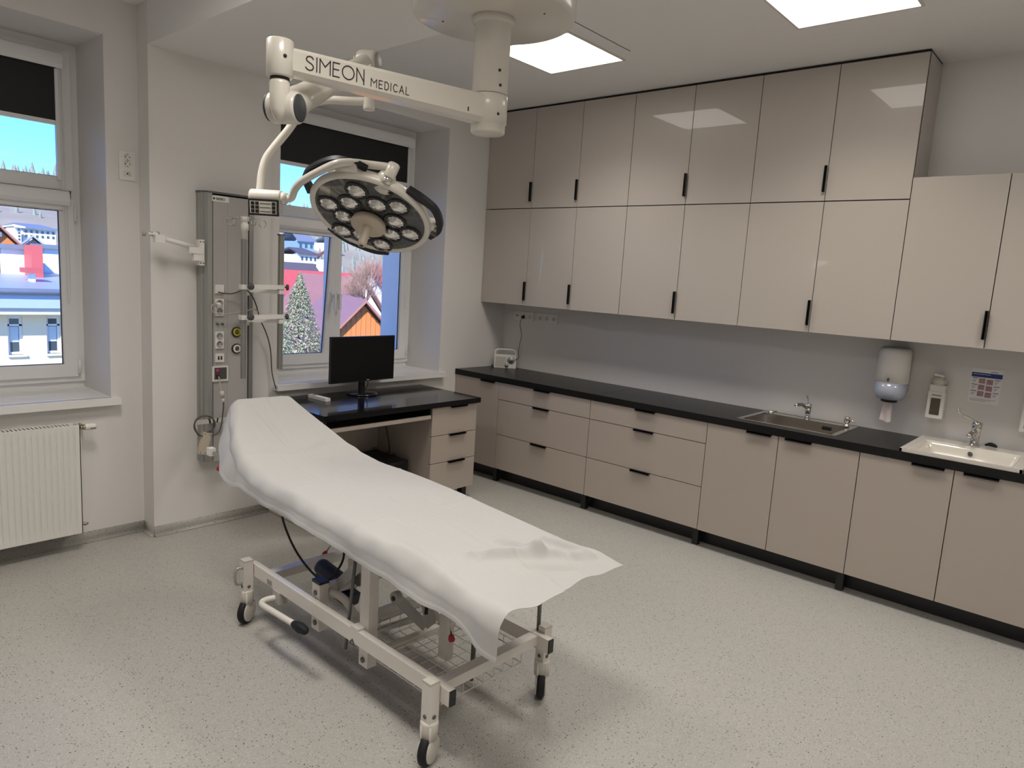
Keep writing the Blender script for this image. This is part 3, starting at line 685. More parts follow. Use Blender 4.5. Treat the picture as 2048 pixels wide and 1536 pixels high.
plate('wall_socket', 'white double wall socket with aerial outlet beside the radiator window', (P[0], .105, P[2]), (1,0,0), (0,0,1), (0,-1,0), .088, .165, [('s', .003, .052), ('s', .003, .012), ('t', .0, -.045)], .021)

# radio on the worktop
ra = math.atan2(-.64, -.77)
t = thing('radio', 'small white portable radio with carry handle in the worktop corner', 'radio', (-.125, -.16, ZW), ra+math.pi/2)
# local: x to the right as seen from the front, front faces local -y
Tm = TM[t.name]
b = MB(); w, h, dp = .205, .125, .06
b.box(-w/2, w/2, -dp/2, dp/2, .002, h); b.build('case', 'white_plastic', t, bevel=.012, bseg=3, local=True)
hd = MB().tube([(-w/2+.008, 0, h-.012), (-w/2+.010, 0, h+.035), (-w/2+.03, 0, h+.047), (0, 0, h+.049), (w/2-.03, 0, h+.047), (w/2-.010, 0, h+.035), (w/2-.008, 0, h-.012)], .008, 8); hd.build('carry_handle', 'white_plastic', t, local=True)
MB().box(-w/2+.012, .012, -dp/2-.002, -dp/2+.002, .014, h-.016).build('speaker_grille', 'caster_grey', t, bevel=.002, local=True)
MB().lathe((.055, -dp/2, .078), (0,-1,0), [(.037, -.001), (.037, .003), (.034, .004), (.015, .004), (.013, .014), (.0001, .015)], 28).build('tuning_dial', 'alu', t, local=True)
MB().lathe((.017, -dp/2, .026), (0,-1,0), [(.019, -.001), (.019, .003), (.010, .004), (.009, .012), (.0001, .013)], 20).build('volume_knob', 'alu', t, local=True)
P = hit(1046, 634, 0, -.02)
cb = MB().tube([(-.012, P[1], P[2]), (-.035, P[1], P[2]-.01), tuple(hit(1040, 650, 0, -.03)), tuple(hit(1043, 670, 0, -.03)), tuple(hit(1037, 700, 0, -.04)), tuple(hit(1037, 715, 0, -.05)), tuple(hit(1034, 718, 0, -.08)), (-.10, -.235, 1.0)], .0025, 6, smooth=5)
t = thing('radio_cable', 'thin black power cable hanging from the wall socket to the radio', 'cable', (-.03, -.26, ZW))
cb.build('cord', 'cable_black', t)
MB().cyl((-.0105, P[1], P[2]), (-.035, P[1], P[2]-.002), .017, .012, seg=14).build('plug', 'black_plastic', t)
lp = MB().tube([(-.135, -.06, .955), (-.12, -.05, .940), (-.16, -.035, .945), (-.19, -.05, .936), (-.17, -.06, .935), (-.13, -.035, .938)], .003, 6, smooth=5)
one(lp, 'cable_loop', 'cable_black', 'short black cable loop lying behind the white radio', 'cable', (-.15, -.05, ZW))
# ================================================================== DESK
t = thing('desk', 'desk with black top, beige drawer pedestal and pull out keyboard shelf', 'desk', (-1.75, -.36, 0))
DZ = .815; DX0, DX1, DY = -2.466, -1.025, -.73
MB().box(DX0, DX1, DY, -.062, DZ-.04, DZ).box(-2.466+.0, DX1, -.062, -.004, DZ-.04, DZ).build('desk_top', 'desk_top', t, bevel=.002)
MB().box(DX0+.002, DX0+.02, -.69, -.06, .004, DZ-.04).build('side_panel', 'cab_satin', t, bevel=.001)
MB().box(DX0+.02, -1.52, -.075, -.06, .35, DZ-.04).build('back_panel', 'cab_satin', t, smooth=False)
b = MB(); b.box(-1.518, -1.045, -.69, -.04, .10, DZ-.0405); b.build('pedestal', 'cab_satin', t, smooth=False)
for za, zb in ((.097, .340), (.340, .554), (.554, .772)):
    d = MB().box(-1.519+G, -1.043-G, -.709, -.691, za+G, zb-G).build('drawer', 'cab_satin', t, bevel=.0012)
    xc = -1.255
    MB().box(xc-.085, xc+.085, -.731, -.708, zb-.005, zb+.002).box(xc-.085, xc+.085, -.731, -.725, zb-.012, zb+.002).build('handle', 'black_metal', d, bevel=.001)
for xx in (-1.10, -1.46):
    for yy in (-.64, -.12): MB().box(xx-.025, xx+.025, yy-.025, yy+.025, 0, .10).build('foot', 'black_plastic', t, bevel=.002)
ks = MB().box(-2.44, -1.535, -.70, -.30, .700, .716); ks.build('keyboard_shelf', 'black_plastic', t, smooth=False)
MB().box(-2.44, -1.535, -.716, -.70, .694, .722).build('shelf_edge', 'cab_satin', t, bevel=.001)
for xa in (-1.535, -2.445): MB().box(xa-.0, xa+.012, -.705, -.30, .685, DZ-.04).build('shelf_slide', 'black_plastic', t, smooth=False)
for nm, pts in (('cord', [(-1.95, -.12, .69), (-1.93, -.15, .6), (-1.92, -.2, .45), (-1.91, -.25, .38)]), ('cord', [(-1.94, -.12, .69), (-1.86, -.14, .63), (-1.80, -.2, .5), (-1.80, -.26, .38)])):
    pass
# PC under the desk
P = hit(816, 920, 1, -.50)
t = thing('computer_case', 'black computer case standing on the floor under the desk', 'computer', (P[0]-.09, -.32, 0))
MB().box(P[0]-.19, P[0], -.50, -.10, .012, P[2]).build('case', 'black_plastic', t, bevel=.004)
MB().box(P[0]-.17, P[0]-.02, -.505, -.499, .05, P[2]-.03).build('front_panel', 'black_gloss', t, bevel=.003)
for xx in (P[0]-.17, P[0]-.03):
    for yy in (-.47, -.13): MB().cyl((xx, yy, 0), (xx, yy, .013), .015, seg=10).build('foot', 'rubber', t)
PCX, PCZ = P[0], P[2]
c1 = MB().tube([(PCX-.05, -.20, DZ-.05), tuple(hit(775, 870, 1, -.22)), tuple(hit(779, 902, 1, -.25)), (PCX-.06, -.30, PCZ)], .0035, 6, smooth=6)
one(c1, 'computer_cable', 'cable_black', 'thin black cable dropping straight to the computer under the desk', 'cable', (PCX-.06, -.25, PCZ))
c2 = MB().tube([(PCX-.04, -.20, DZ-.05), tuple(hit(785, 857, 1, -.24)), tuple(hit(798, 884, 1, -.26)), tuple(hit(797, 903, 1, -.28)), (PCX-.02, -.32, PCZ)], .0035, 6, smooth=6)
one(c2, 'computer_cable', 'cable_black', 'thin black cable bowing out to the computer under the desk', 'cable', (PCX-.02, -.25, PCZ))
# monitor
t = thing('monitor', 'black flat screen monitor switched off on a round stand on the desk', 'monitor', (-1.80, -.19, DZ))
a0, a1, a2, a3 = hit(659, 674, 1, -.215), hit(788, 671, 1, -.20), hit(789, 757, 1, -.20), hit(661, 768, 1, -.215)
xl, xr = (a0[0]+a3[0])/2, (a1[0]+a2[0])/2; zt_, zb_ = (a0[2]+a1[2])/2, (a2[2]+a3[2])/2
ex = unit((xr-xl, .025, 0)); ey = np.cross((0, 0, 1), ex)
mc = V3(((xl+xr)/2, -.20, (zt_+zb_)/2)); hw, hh = (xr-xl)/2, (zt_-zb_)/2
MB().obox(mc, (ex, ey, V3((0,0,1))), (hw, .011, hh)).build('housing', 'black_plastic', t, bevel=.003)
MB().obox(mc-ey*.0115, (ex, ey, V3((0,0,1))), (hw-.006, .0008, hh-.008)).build('screen', 'screen', t, smooth=False)
MB().obox(mc+ey*.03-V3((0,0,.02)), (ex, ey, V3((0,0,1))), (.12, .02, .09)).build('rear_housing', 'black_plastic', t, bevel=.01)
bc = V3(hit(724, 786, 2, DZ+.008))
MB().lathe((bc[0], bc[1], DZ), (0,0,1), [(.118, 0), (.118, .010), (.112, .014), (.0001, .015)], 40).build('stand_base', 'metal_base_reflect', t)
MB().box(bc[0]-.022, bc[0]+.018, bc[1]-.01, bc[1]+.02, DZ+.012, zb_+.05).build('stand_neck', 'black_plastic', t, bevel=.003)
MB().obox(mc-ey*.0122-V3((0,0,hh-.010))+ex*.045, (ex, ey, V3((0,0,1))), (.012, .0006, .003)).build('badge', 'caster_grey', t, smooth=False)
cb = MB().tube([(bc[0]+.05, -.165, zb_+.01), (bc[0]+.052, -.16, DZ+.07), (bc[0]+.047, -.13, DZ+.02), (bc[0]+.10, -.05, DZ+.005)], .003, 6, smooth=5); cb.tube([(bc[0]+.0, -.15, DZ+.07), (bc[0]+.03, -.13, DZ+.045), (bc[0]+.05, -.10, DZ+.02), (bc[0]+.03, -.04, DZ+.006)], .003, 6, smooth=5)
cb.build('cord', 'cable_black', t)
# handset on the desk
p0, p1 = V3(hit(621, 791, 2, DZ+.012)), V3(hit(656, 800, 2, DZ+.012)); d_ = unit(p1-p0); c_ = (p0+p1)/2; s_ = np.cross((0,0,1), d_)
t = thing('remote_control', 'white remote control lying on the black desk top by the monitor', 'remote', tuple(c_-V3((0,0,.012))))
MB().obox(c_, (d_, s_, V3((0,0,1))), (np.linalg.norm(p1-p0)/2, .021, .011)).build('body', 'white_plastic', t, bevel=.006, bseg=3)
MB().obox(c_-d_*.06+V3((0,0,.0115)), (d_, s_, V3((0,0,1))), (.012, .012, .001)).build('button_panel', 'knob_grey', t, bevel=.0008)

# ================================================================== MEDICAL SUPPLY PANEL ON THE PIER
YW_ = -.05; PZ0, PZ1 = .462, 2.168; YP = -.152
t = thing('supply_panel', 'tall grey medical supply panel with aluminium edge profiles on the wall pier', 'medical panel', (-2.80, -.05, PZ0))
MB().box(-2.955, -2.64, -.125, -.051, PZ0+.01, PZ1-.01).build('back_box', 'alu_dark', t, smooth=False)
for x0, x1, s in ((-2.972, -2.905, 1), (-2.622, -2.688, -1)):
    xs = lambda k: x0+(x1-x0)*k
    for nm, poly in (('profile_back', [(xs(0), -.051), (xs(-.02), -.085), (xs(.25), -.092), (xs(.3), -.051)]), ('profile_mid', [(xs(.02), -.094), (xs(.10), -.122), (xs(.40), -.126), (xs(.42), -.094)]), ('profile_front', [(xs(.16), -.130), (xs(.40), -.150), (xs(.80), YP-.002), (xs(.80), -.12), (xs(.4), -.12)])):
        MB().prism([(p[0], p[1], PZ0) for p in poly], (0, 0, PZ1-PZ0)).build(nm, 'alu', t, bevel=.0015)
xs0, xs1 = -2.912, -2.682; xm_ = hit(455, 600, 1, YP)[0]
MB().box(xs0, xm_-.0006, YP, -.10, PZ0+.002, PZ1-.012).build('front_cover', 'panel_grey', t, bevel=.001)
MB().box(xm_+.0006, xs1, YP, -.10, PZ0+.002, PZ1-.012).build('front_cover', 'panel_grey', t, bevel=.001)
MB().prism([(-2.975, -.051, PZ1-.002), (-2.975, -.09, PZ1-.002), (-2.945, -.15, PZ1-.002), (-2.915, YP-.004, PZ1-.002), (-2.68, YP-.004, PZ1-.002), (-2.65, -.15, PZ1-.002), (-2.62, -.09, PZ1-.002), (-2.62, -.051, PZ1-.002)], (0, 0, .012)).build('top_cap', 'alu_dark', t, bevel=.001)
def pp(u, v, dy=0.0): return V3(hit(u, v, 1, YP-dy))
# maker label
o = pp(424, 397); MB().box(o[0]-.004, o[0]+.108, YP-.0012, YP, o[2]-.014, o[2]+.020).build('maker_label', 'white_plastic', t, smooth=False)
m = MB(); q = o+V3((.012, -.0012, .003)); m.add([q+V3((-.008,0,0)), q+V3((0,0,-.009)), q+V3((.008,0,0)), q+V3((0,0,.009)), q+V3((-.008,-.0006,0)), q+V3((0,-.0006,-.009)), q+V3((.008,-.0006,0)), q+V3((0,-.0006,.009))], [(4,5,6,7),(0,3,2,1)])
strokes(m, 'NXERO', o+V3((.026, -.0012, -.004)), (1,0,0), (0,0,1), (0,-1,0), .013, .0026, .0006, gap=.22)
m.build('label_print', 'ink', t, smooth=False)
def outlet(u, v, wd, ht, cells, nm='socket_insert'):
    c_ = pp(u, v); f = MB().box(c_[0]-wd/2, c_[0]+wd/2, YP-.010, YP, c_[2]-ht/2, c_[2]+ht/2).build(nm, 'white_plastic', t, bevel=.0015)
    a, b = MB(), MB()
    for kind, du, dv in cells:
        oo = c_+V3((du, -.0105, dv))
        if kind == 's': sock_face(a, b, oo, (1,0,0), (0,0,1), (0,-1,0), .021)
        if kind == 'u':
            for s in (-1, 1): b.box(oo[0]+s*.009-.005, oo[0]+s*.009+.005, oo[1]-.001, oo[1], oo[2]-.012, oo[2]+.012)
    if a.v: a.build('insert', 'panel_grey', f)
    if b.v: b.build('contact', 'ink', f)['kind'] = 'stuff'
    return f, c_
outlet(438, 578, .056, .055, [])
outlet(438, 614.5, .056, .108, [('s', 0, .026), ('s', 0, -.026)])
outlet(438, 680, .056, .108, [('s', 0, .026), ('s', 0, -.026)])
outlet(438.5, 715.5, .056, .055, [('u', 0, 0)])
f, c_ = outlet(439.5, 747, .104, .098, [], 'call_box')
MB().box(c_[0]-.040, c_[0]+.041, YP-.0115, YP-.009, c_[2]-.036, c_[2]+.040).build('call_plate', 'knob_grey', f, smooth=False)
MB().cyl((c_[0]-.018, YP-.011, c_[2]+.018), (c_[0]-.018, YP-.016, c_[2]+.018), .013, seg=16).build('call_button', 'pink_red', f)
MB().box(c_[0]-.030, c_[0]-.008, YP-.013, YP-.011, c_[2]-.025, c_[2]-.005).build('call_port', 'ink', f, smooth=False)
for u in (434, 444):
    q = pp(u, 648); MB().cyl(q, q-V3((0, .014, 0)), .007, seg=12).build('earth_pin', 'alu_dark', t)
for u, v, cm, nm in ((472.5, 664, 'yellow', 'gas_outlet'), (472.5, 697, 'white_plastic', 'gas_outlet')):
    q = pp(u, v); g = MB().lathe(q, (0,-1,0), [(.033, 0), (.033, .010), (.029, .013), (.026, .012), (.0001, .012)], 28).build(nm, 'ink', t)
    MB().lathe(q-V3((0,.0125,0)), (0,-1,0), [(.0265, 0), (.0265, .0015), (.014, .0015), (.014, 0)], 28).build('colour_ring', cm, g)
    MB().lathe(q-V3((0,.0125,0)), (0,-1,0), [(.011, 0), (.011, .006), (.004, .006), (.0035, .002), (.0001, .002)], 18).build('valve', 'alu_dark', g)
# equipment rail near the bottom
ra_, rb_ = V3(hit(393, 851, 1, -.20)), V3(hit(447, 838, 1, -.24)); rb_[2] = ra_[2] = (ra_[2]+rb_[2])/2+.004
r_ = MB().beam((ra_[0], -.20, ra_[2]), (-2.70, -.20, ra_[2]), .010, .030); r_.build('equipment_rail', 'chrome', t, bevel=.001)
for xx in (-2.94, -2.74): MB().box(xx-.012, xx+.012, -.197, YP, ra_[2]-.010, ra_[2]+.010).build('rail_bracket', 'alu_dark', t, bevel=.001)

# left support arm on the panel
t = thing('support_arm', 'white swivel support arm reaching sideways from the supply panel edge', 'support arm', tuple(hit(402, 505, 1, -.13)))
q = lambda u, v, y=-.15: V3(hit(u, v, 1, y))
c_ = q(402, 505, -.155); MB().box(c_[0]-.016, c_[0]+.016, -.168, -.125, c_[2]-.078, c_[2]+.078).build('clamp_plate', 'white_plastic', t, bevel=.003)
m = MB()
for dv in (-.065, .065):
    for dx in (-.009, .009): m.cyl((c_[0]+dx, -.168, c_[2]+dv), (c_[0]+dx, -.172, c_[2]+dv), .004, seg=8)
m.build('bolt', 'alu_dark', t)
h = q(384, 500, -.165); MB().box(h[0]-.022, c_[0], -.182, -.145, h[2]-.020, h[2]+.018).build('hinge_block', 'white_plastic', t, bevel=.004)
MB().box(h[0]+.005, c_[0], -.178, -.15, h[2]-.062, h[2]-.02).build('lock_block', 'white_plastic', t, bevel=.003)
MB().tube([q(392, 495, -.165), q(330, 478, -.18)], [.016, .014], 12).cyl(h+V3((0,0,-.02)), h+V3((0,0,.03)), .016).build('arm_tube', 'white_plastic', t)
e = q(319, 475, -.18); MB().box(e[0]-.03, e[0]+.025, -.20, -.16, e[2]-.030, e[2]+.016).build('end_block', 'white_plastic', t, bevel=.006)
m = MB().tube([q(316, 468, -.18), q(308, 468, -.18), q(296, 467, -.18)], .010, 10); m.build('tip_sleeve', 'white_plastic', t)
for u in (303, 288, 316): MB().cyl(q(u, 463.5, -.18), q(u, 472, -.18), .009, seg=12).build('grip_knob', 'alu', t)

# infusion poles with arms
YA = -.27
def pz(u, v, y=YA): return V3(hit(u, v, 1, y))
P1, P2 = pz(487.5, 600), pz(561, 600)
t = thing('infusion_pole', 'infusion pole with wire hooks and clamp arms beside the supply panel', 'infusion pole', (P1[0], YA, pz(487, 757)[2]))
def pole(x, za, zb, par):
    MB().box(x-.013, x+.013, YA-.016, YA+.016, za, zb).build('pole', 'alu', par, bevel=.002)
    m = MB()
    for dx in (-.0045, .0045): m.box(x+dx-.0012, x+dx+.0012, YA-.0168, YA-.015, za+.002, zb-.002)
    m.build('pole_groove', 'alu_dark', par, smooth=False)
pole(P1[0], pz(487, 757)[2], pz(489, 478)[2], t)
zc0, zc1 = pz(489, 479)[2], pz(489.5, 433)[2]
MB().lathe((P1[0]+.004, YA, 0), (0,0,1), [(.019, zc0), (.019, zc0+.055), (.024, zc0+.057), (.024, zc0+.095), (.017, zc0+.1), (.015, zc1-.03), (.026, zc1-.028), (.026, zc1), (.0001, zc1+.002)], 20).build('pole_head', 'white_plastic', t)
hub = V3((P1[0]+.004, YA, zc1-.012))
for tip in (pz(461, 443, YA), pz(525, 452, YA), hub+V3((.01, -.09, -.02)), hub+V3((-.02, .10, -.02))):
    d_ = tip-hub; d_[2] = 0; L = np.linalg.norm(d_); d_ = d_/L; u_ = V3((0,0,1)); e = hub+d_*L
    pts = [hub, hub+d_*(L*.6), e+u_*.004]+[e-u_*.022+.024*(math.sin(a)*d_+math.cos(a)*u_) for a in np.linspace(.3, 5.2, 9)]
    MB().tube(pts, .0028, 6).build('hook', 'chrome', t)
# second pole carried by two arms
pole(P2[0], pz(558, 738)[2], pz(562, 471)[2], t)
MB().box(P2[0]-.018, P2[0]+.018, YA-.02, YA+.02, pz(562, 471)[2], pz(562, 471)[2]+.008).build('pole_cap', 'alu_dark', t, bevel=.002)
for v in (574, 634):
    zc = pz(520, v)[2]
    MB().box(P1[0]-.022, P1[0]+.018, YA-.022, YA+.022, zc-.018, zc+.012).build('clamp', 'white_plastic', t, bevel=.004)
    a_ = V3((P1[0]+.02, YA-.012, zc)); b_ = V3((P2[0]+.018, YA-.012, zc+.004))
    MB().beam(a_, b_, .020, .028).build('cross_arm', 'white_plastic', t, bevel=.003)
    MB().beam((P1[0]+.05, -.20, zc-.024), (P2[0]+.006, YA+.01, zc-.03), .022, .024).build('rear_arm', 'white_plastic', t, bevel=.003)
    MB().box(P2[0]-.02, P2[0]+.018, YA-.022, YA+.026, zc-.042, zc-.016).build('clamp', 'white_plastic', t, bevel=.004)
    k = MB(); k.lathe((P1[0]+.03, YA-.022, zc+.002), (0,-1,0), [(.012, 0), (.021, .004), (.021, .018), (.016, .022), (.0001, .023)], 14); k.build('clamp_knob', 'knob_grey', t)
    k = MB(); k.lathe((P2[0]+.028, YA-.010, zc+.004), (.9,-.4,0), [(.006, -.01), (.006, .004), (.020, .006), (.020, .018), (.016, .022), (.0001, .023)], 14); k.build('clamp_knob', 'knob_grey', t)
    w_ = V3((P1[0]+.055, -.185, zc-.052)); MB().lathe(w_, (0,0,1), [(.006, -.016), (.006, -.01), (.026, -.008), (.026, .014), (.02, .05), (.0001, .052)], 18).box(w_[0]-.02, w_[0]+.02, -.185, YP+.0, w_[2]-.002, w_[2]+.04).build('wall_swivel', 'white_plastic', t)

# cables at the panel
c_ = pp(437, 584, .012)
one(MB().tube([c_, c_+V3((.01, -.02, -.004)), pz(462, 587.5, -.20), pz(478, 583, -.24), pz(490, 578, -.235), pz(503, 590, -.20), pz(512, 610, -.17), pz(521, 640, -.12), pz(533, 668, -.09), pz(541, 700, -.075), pz(544, 745, -.07), pz(552, 778, -.07)], .0042, 7, smooth=6), 'power_cable', 'cable_grey', 'dark cable running from the top panel socket down behind the desk', 'cable', tuple(c_))
c_ = pp(436, 610, .012)
t2 = thing('mains_lead', 'white mains lead looping from the second panel socket to the pole arms', 'cable', tuple(c_))
MB().tube([c_+V3((0,-.018,0)), pz(427, 609, -.19), pz(422.5, 617, -.20), pz(428, 626, -.20), pz(440, 629.5, -.20), pz(460, 627.5, -.21), pz(482, 624, -.235), pz(495, 621, -.225), pz(507, 618, -.19), pz(515, 622, -.16)], .0042, 7, smooth=6).build('cord', 'cable_white', t2)
MB().cyl(c_+V3((0,.0005,.0)), c_+V3((0,-.022,0)), .020, .016, seg=16).build('plug', 'white_plastic', t2)
# hand switch with coiled cable
q = lambda u, v, y=-.235: V3(hit(u, v, 1, y))
t = thing('hand_switch', 'cream hand switch hanging on a coiled grey cable from the panel rail', 'hand switch', tuple(q(404, 909)))
h0, h1 = q(414, 865), q(403, 908); d_ = unit(h0-h1); c_ = (h0+h1)/2; n_ = unit(np.cross(np.cross(d_, (0,-1,0)), d_)); s_ = np.cross(n_, d_)
MB().obox(c_, (s_, n_, d_), (.026, .013, np.linalg.norm(h0-h1)/2)).build('body', 'lamp_cream', t, bevel=.007, bseg=3)
m = MB()
for a in (-1, 1):
    for b in (-1, 1): m.cyl(c_+s_*a*.016+d_*b*(np.linalg.norm(h0-h1)/2-.010)+n_*.012, c_+s_*a*.016+d_*b*(np.linalg.norm(h0-h1)/2-.010)+n_*.0145, .003, seg=8)
m.build('screw', 'ink', t)
cc = q(409, 852); pts = [h0]
for k in range(22):
    a = -.4+k*math.pi/6; pts.append(cc+V3((.062*math.cos(a)+.004*math.sin(k), -.008*math.sin(k*.9), .066*math.sin(a)*1.0)))
pts += [q(434, 868), q(443, 848), q(445, 832), q(447, 815), q(447, 803)]
MB().tube(pts, .0045, 7, smooth=3).build('cable', 'cable_grey', t)
MB().cyl(q(447, 804), q(445, 795), .009, seg=12).build('connector', 'white_plastic', t)
MB().cyl(q(445, 795), q(443, 782), .013, seg=12).build('coupler', 'caster_grey', t)
MB().tube([q(443, 782), q(441, 772, -.2), q(439, 760, -.18), V3(pp(437, 753, .016))], .004, 7, smooth=5).build('lead', 'cable_white', t)

# ================================================================== RADIATOR
t = thing('radiator', 'white ribbed panel radiator hanging under the left window', 'radiator', (-4.25, .03, .115))
rx0, rx1, rz0, rz1, ry = -4.86, -3.645, .115, .765, -.034
pitch = .0305; n = int((rx1-rx0-.05)/pitch); vs = []; m = MB()
xs = [rx0]; 
def prof(u, v):
    x = rx0+(rx1-rx0)*u; z = rz0+(rz1-rz0)*v
    k = ((rx1-.032-x)/pitch) % 1.0; edge = min(sstep((z-rz0-.03)/.02), sstep((rz1-.03-z)/.02), sstep((rx1-.012-x)/.01), sstep((x-rx0-.01)/.01))
    rib = sstep((abs(k-.5)-.28)/.14)  # 1 in the groove
    return (x, ry+.009*rib*edge, z)
m.grid(prof, 40*14, 26).build('front_plate', 'radiator', t, angle=70)
for za in (rz0, rz1-.012): MB().box(rx0, rx1, ry+.0005, ry+.012, za, za+.012).build('plate_edge', 'radiator', t, bevel=.003)
MB().box(rx1-.004, rx1, ry, .062, rz0, rz1).build('side_cover', 'radiator', t, bevel=.002)
MB().box(rx0, rx0+.004, ry, .062, rz0, rz1).build('side_cover', 'radiator', t, bevel=.002)
MB().box(rx0+.01, rx1-.01, .05, .060, rz0+.02, rz1-.01).build('back_plate', 'radiator', t, smooth=False)
m = MB()
for k in range(60): m.box(rx0+.02+k*.0195, rx0+.03+k*.0195, ry+.014, .055, rz1-.004, rz1)
m.box(rx0, rx1, ry+.012, ry+.017, rz1-.01, rz1+.001).box(rx0, rx1, .055, .06, rz1-.01, rz1+.001)
m.build('top_grille', 'radiator', t, smooth=False)
vz = hit(180, 853, 1, .02)[2]; vx = rx1
MB().cyl((vx-.02, .02, vz), (vx, .02, vz), .016).build('valve_union', 'radiator', t)
MB().lathe((vx-.005, .02, vz), (1,0,0), [(.012, 0), (.015, .008), (.015, .02), (.011, .022), (.011, .032), (.016, .034), (.016, .048), (.0001, .05)], 14).cyl((vx+.04, .02, vz), (vx+.04, .104, vz), .009).build('valve_body', 'brass', t)
MB().lathe((vx+.04, .02, vz), (1,0,0), [(.017, 0), (.020, .006), (.020, .045), (.018, .060), (.0001, .062)], 20).build('thermostat_head', 'white_plastic', t)
m = MB()
for k in range(3): m.box(vx+.068+k*.009, vx+.072+k*.009, -.0005, .0035, vz-.012, vz-.003)
m.build('scale_print', 'ink', t, smooth=False)
MB().lathe((vx-.005, .02, rz0+.035), (1,0,0), [(.012, 0), (.014, .012), (.009, .016), (.009, .03), (.012, .032), (.006, .05), (.0001, .052)], 12).cyl((vx+.02, .02, rz0+.035), (vx+.02, .104, rz0+.035), .009).build('return_valve', 'brass', t)
for xx in (-4.6, -3.9):
    for za, zb in ((rz1-.1, rz1-.02), (rz0+.05, rz0+.12)): MB().box(xx-.02, xx+.02, .058, .105, za, zb).build('wall_bracket', 'radiator', t, smooth=False)
# ================================================================== TREATMENT COUCH
BTH = math.radians(-1.5); BN = V3((-3.403, -2.821, 0))
bc_, bs_ = math.cos(BTH), math.sin(BTH)
def b_loc(P): q = V3(P)-BN; return V3((bc_*q[0]+bs_*q[1], -bs_*q[0]+bc_*q[1], q[2]))
def bx(u, v, lx): a = V3((bc_, bs_, 0)); d = ray(u, v); k = ((BN@a+lx)-CAM@a)/(d@a); return b_loc(CAM+k*d)
def by(u, v, ly): a = V3((-bs_, bc_, 0)); d = ray(u, v); k = ((BN@a+ly)-CAM@a)/(d@a); return b_loc(CAM+k*d)
def bz_(u, v, z): return b_loc(hit(u, v, 2, z))
def bdir(w): return V3((bc_*w[0]+bs_*w[1], -bs_*w[0]+bc_*w[1], w[2]))
bed = thing('treatment_couch', 'wheeled cream metal treatment couch with raised head end under a white sheet', 'treatment couch', tuple(BN), BTH)
def bp(mb, name, m, parent=None, **k): return mb.build(name, m, parent or bed, local=True, **k)
WX = .625; LY = 1.38
RZ0, RZ1 = .243, .303
for x in (.026, .570):
    r = bp(MB().box(x, x+.030, -.068, LY+.02, RZ0, RZ1), 'side_rail', 'frame_cream', bevel=.003)
    bp(MB().box(x+.0005, x+.0295, -.073, -.066, RZ0+.001, RZ1-.001), 'end_plug', 'black_plastic', r, bevel=.003)
    bp(MB().box(x+.0005, x+.0295, LY+.018, LY+.025, RZ0+.001, RZ1-.001), 'end_plug', 'black_plastic', r, bevel=.003)
for y in (-.012, 1.215): bp(MB().box(.056, .570, y, y+.045, RZ0+.018, RZ1-.002), 'cross_rail', 'frame_cream', bevel=.003)
bp(MB().box(.056, .570, .62, .655, RZ0-.02, RZ0+.03), 'cross_rail', 'frame_cream', bevel=.003)
AX = {(0, 0): (.36, -.93), (1, 0): (.62, -.78), (0, 1): (.50, -.87), (1, 1): (.6, -.8)}
for ix, x in ((0, 0.0), (1, WX)):
    for iy, y in ((0, 0.0), (1, LY)):
        p = bp(MB().box(x-.0225, x+.0225, y-.0225, y+.0225, .172, .322), 'corner_post', 'frame_cream', bevel=.003)
        bp(MB().box(x-.023, x+.023, y-.023, y+.023, .320, .328), 'post_cap', 'caster_grey', p, bevel=.003)
        for dx, dy in ((-1, 0), (0, -1)): bp(MB().cyl((x+dx*.0225, y+dy*.0225, .195), (x+dx*.0255, y+dy*.0255, .195), .008, seg=12), 'bolt', 'alu_dark', p)
        a = bdir((AX[(ix, iy)][0], AX[(ix, iy)][1], 0)); a = unit(a); f = np.cross((0,0,1), a)
        c = MB().lathe((x, y, 0), (0,0,1), [(.0001, .172), (.030, .173), (.034, .166), (.033, .135), (.032, .105)], 22)
        wc = V3((x, y, .0625))
        # hood over the tyre: upper shell made of a swept plate on either side
        for s in (-1, 1):
            c.lathe(wc+a*s*.0165, a*s, [(.0505, 0), (.0505, .004), (.047, .0065), (.0001, .008)], 28)
            c.obox(wc+a*s*.0175+V3((0,0,.055)), (f, a, V3((0,0,1))), (.030, .004, .045))
        cs = bp(c, 'caster_housing', 'caster_grey', p)
        bp(MB().lathe(wc, a, [(.044, -.0155), (.057, -.0155), (.0622, -.009), (.0625, 0), (.0622, .009), (.057, .0155), (.044, .0155)], 36, closed=True), 'wheel', 'rubber', p)
# brake ring on the far left post
q0 = bx(492, 1145, -.02)
bp(MB().tube([(-.022, LY-.005, .29), (-.045, LY, .292), (-.058, LY, .275), (-.060, LY-.004, .235), (-.052, LY-.006, .215), (-.035, LY-.004, .213), (-.022, LY, .215)], .0065, 8, smooth=4), 'brake_ring', 'alu', None)
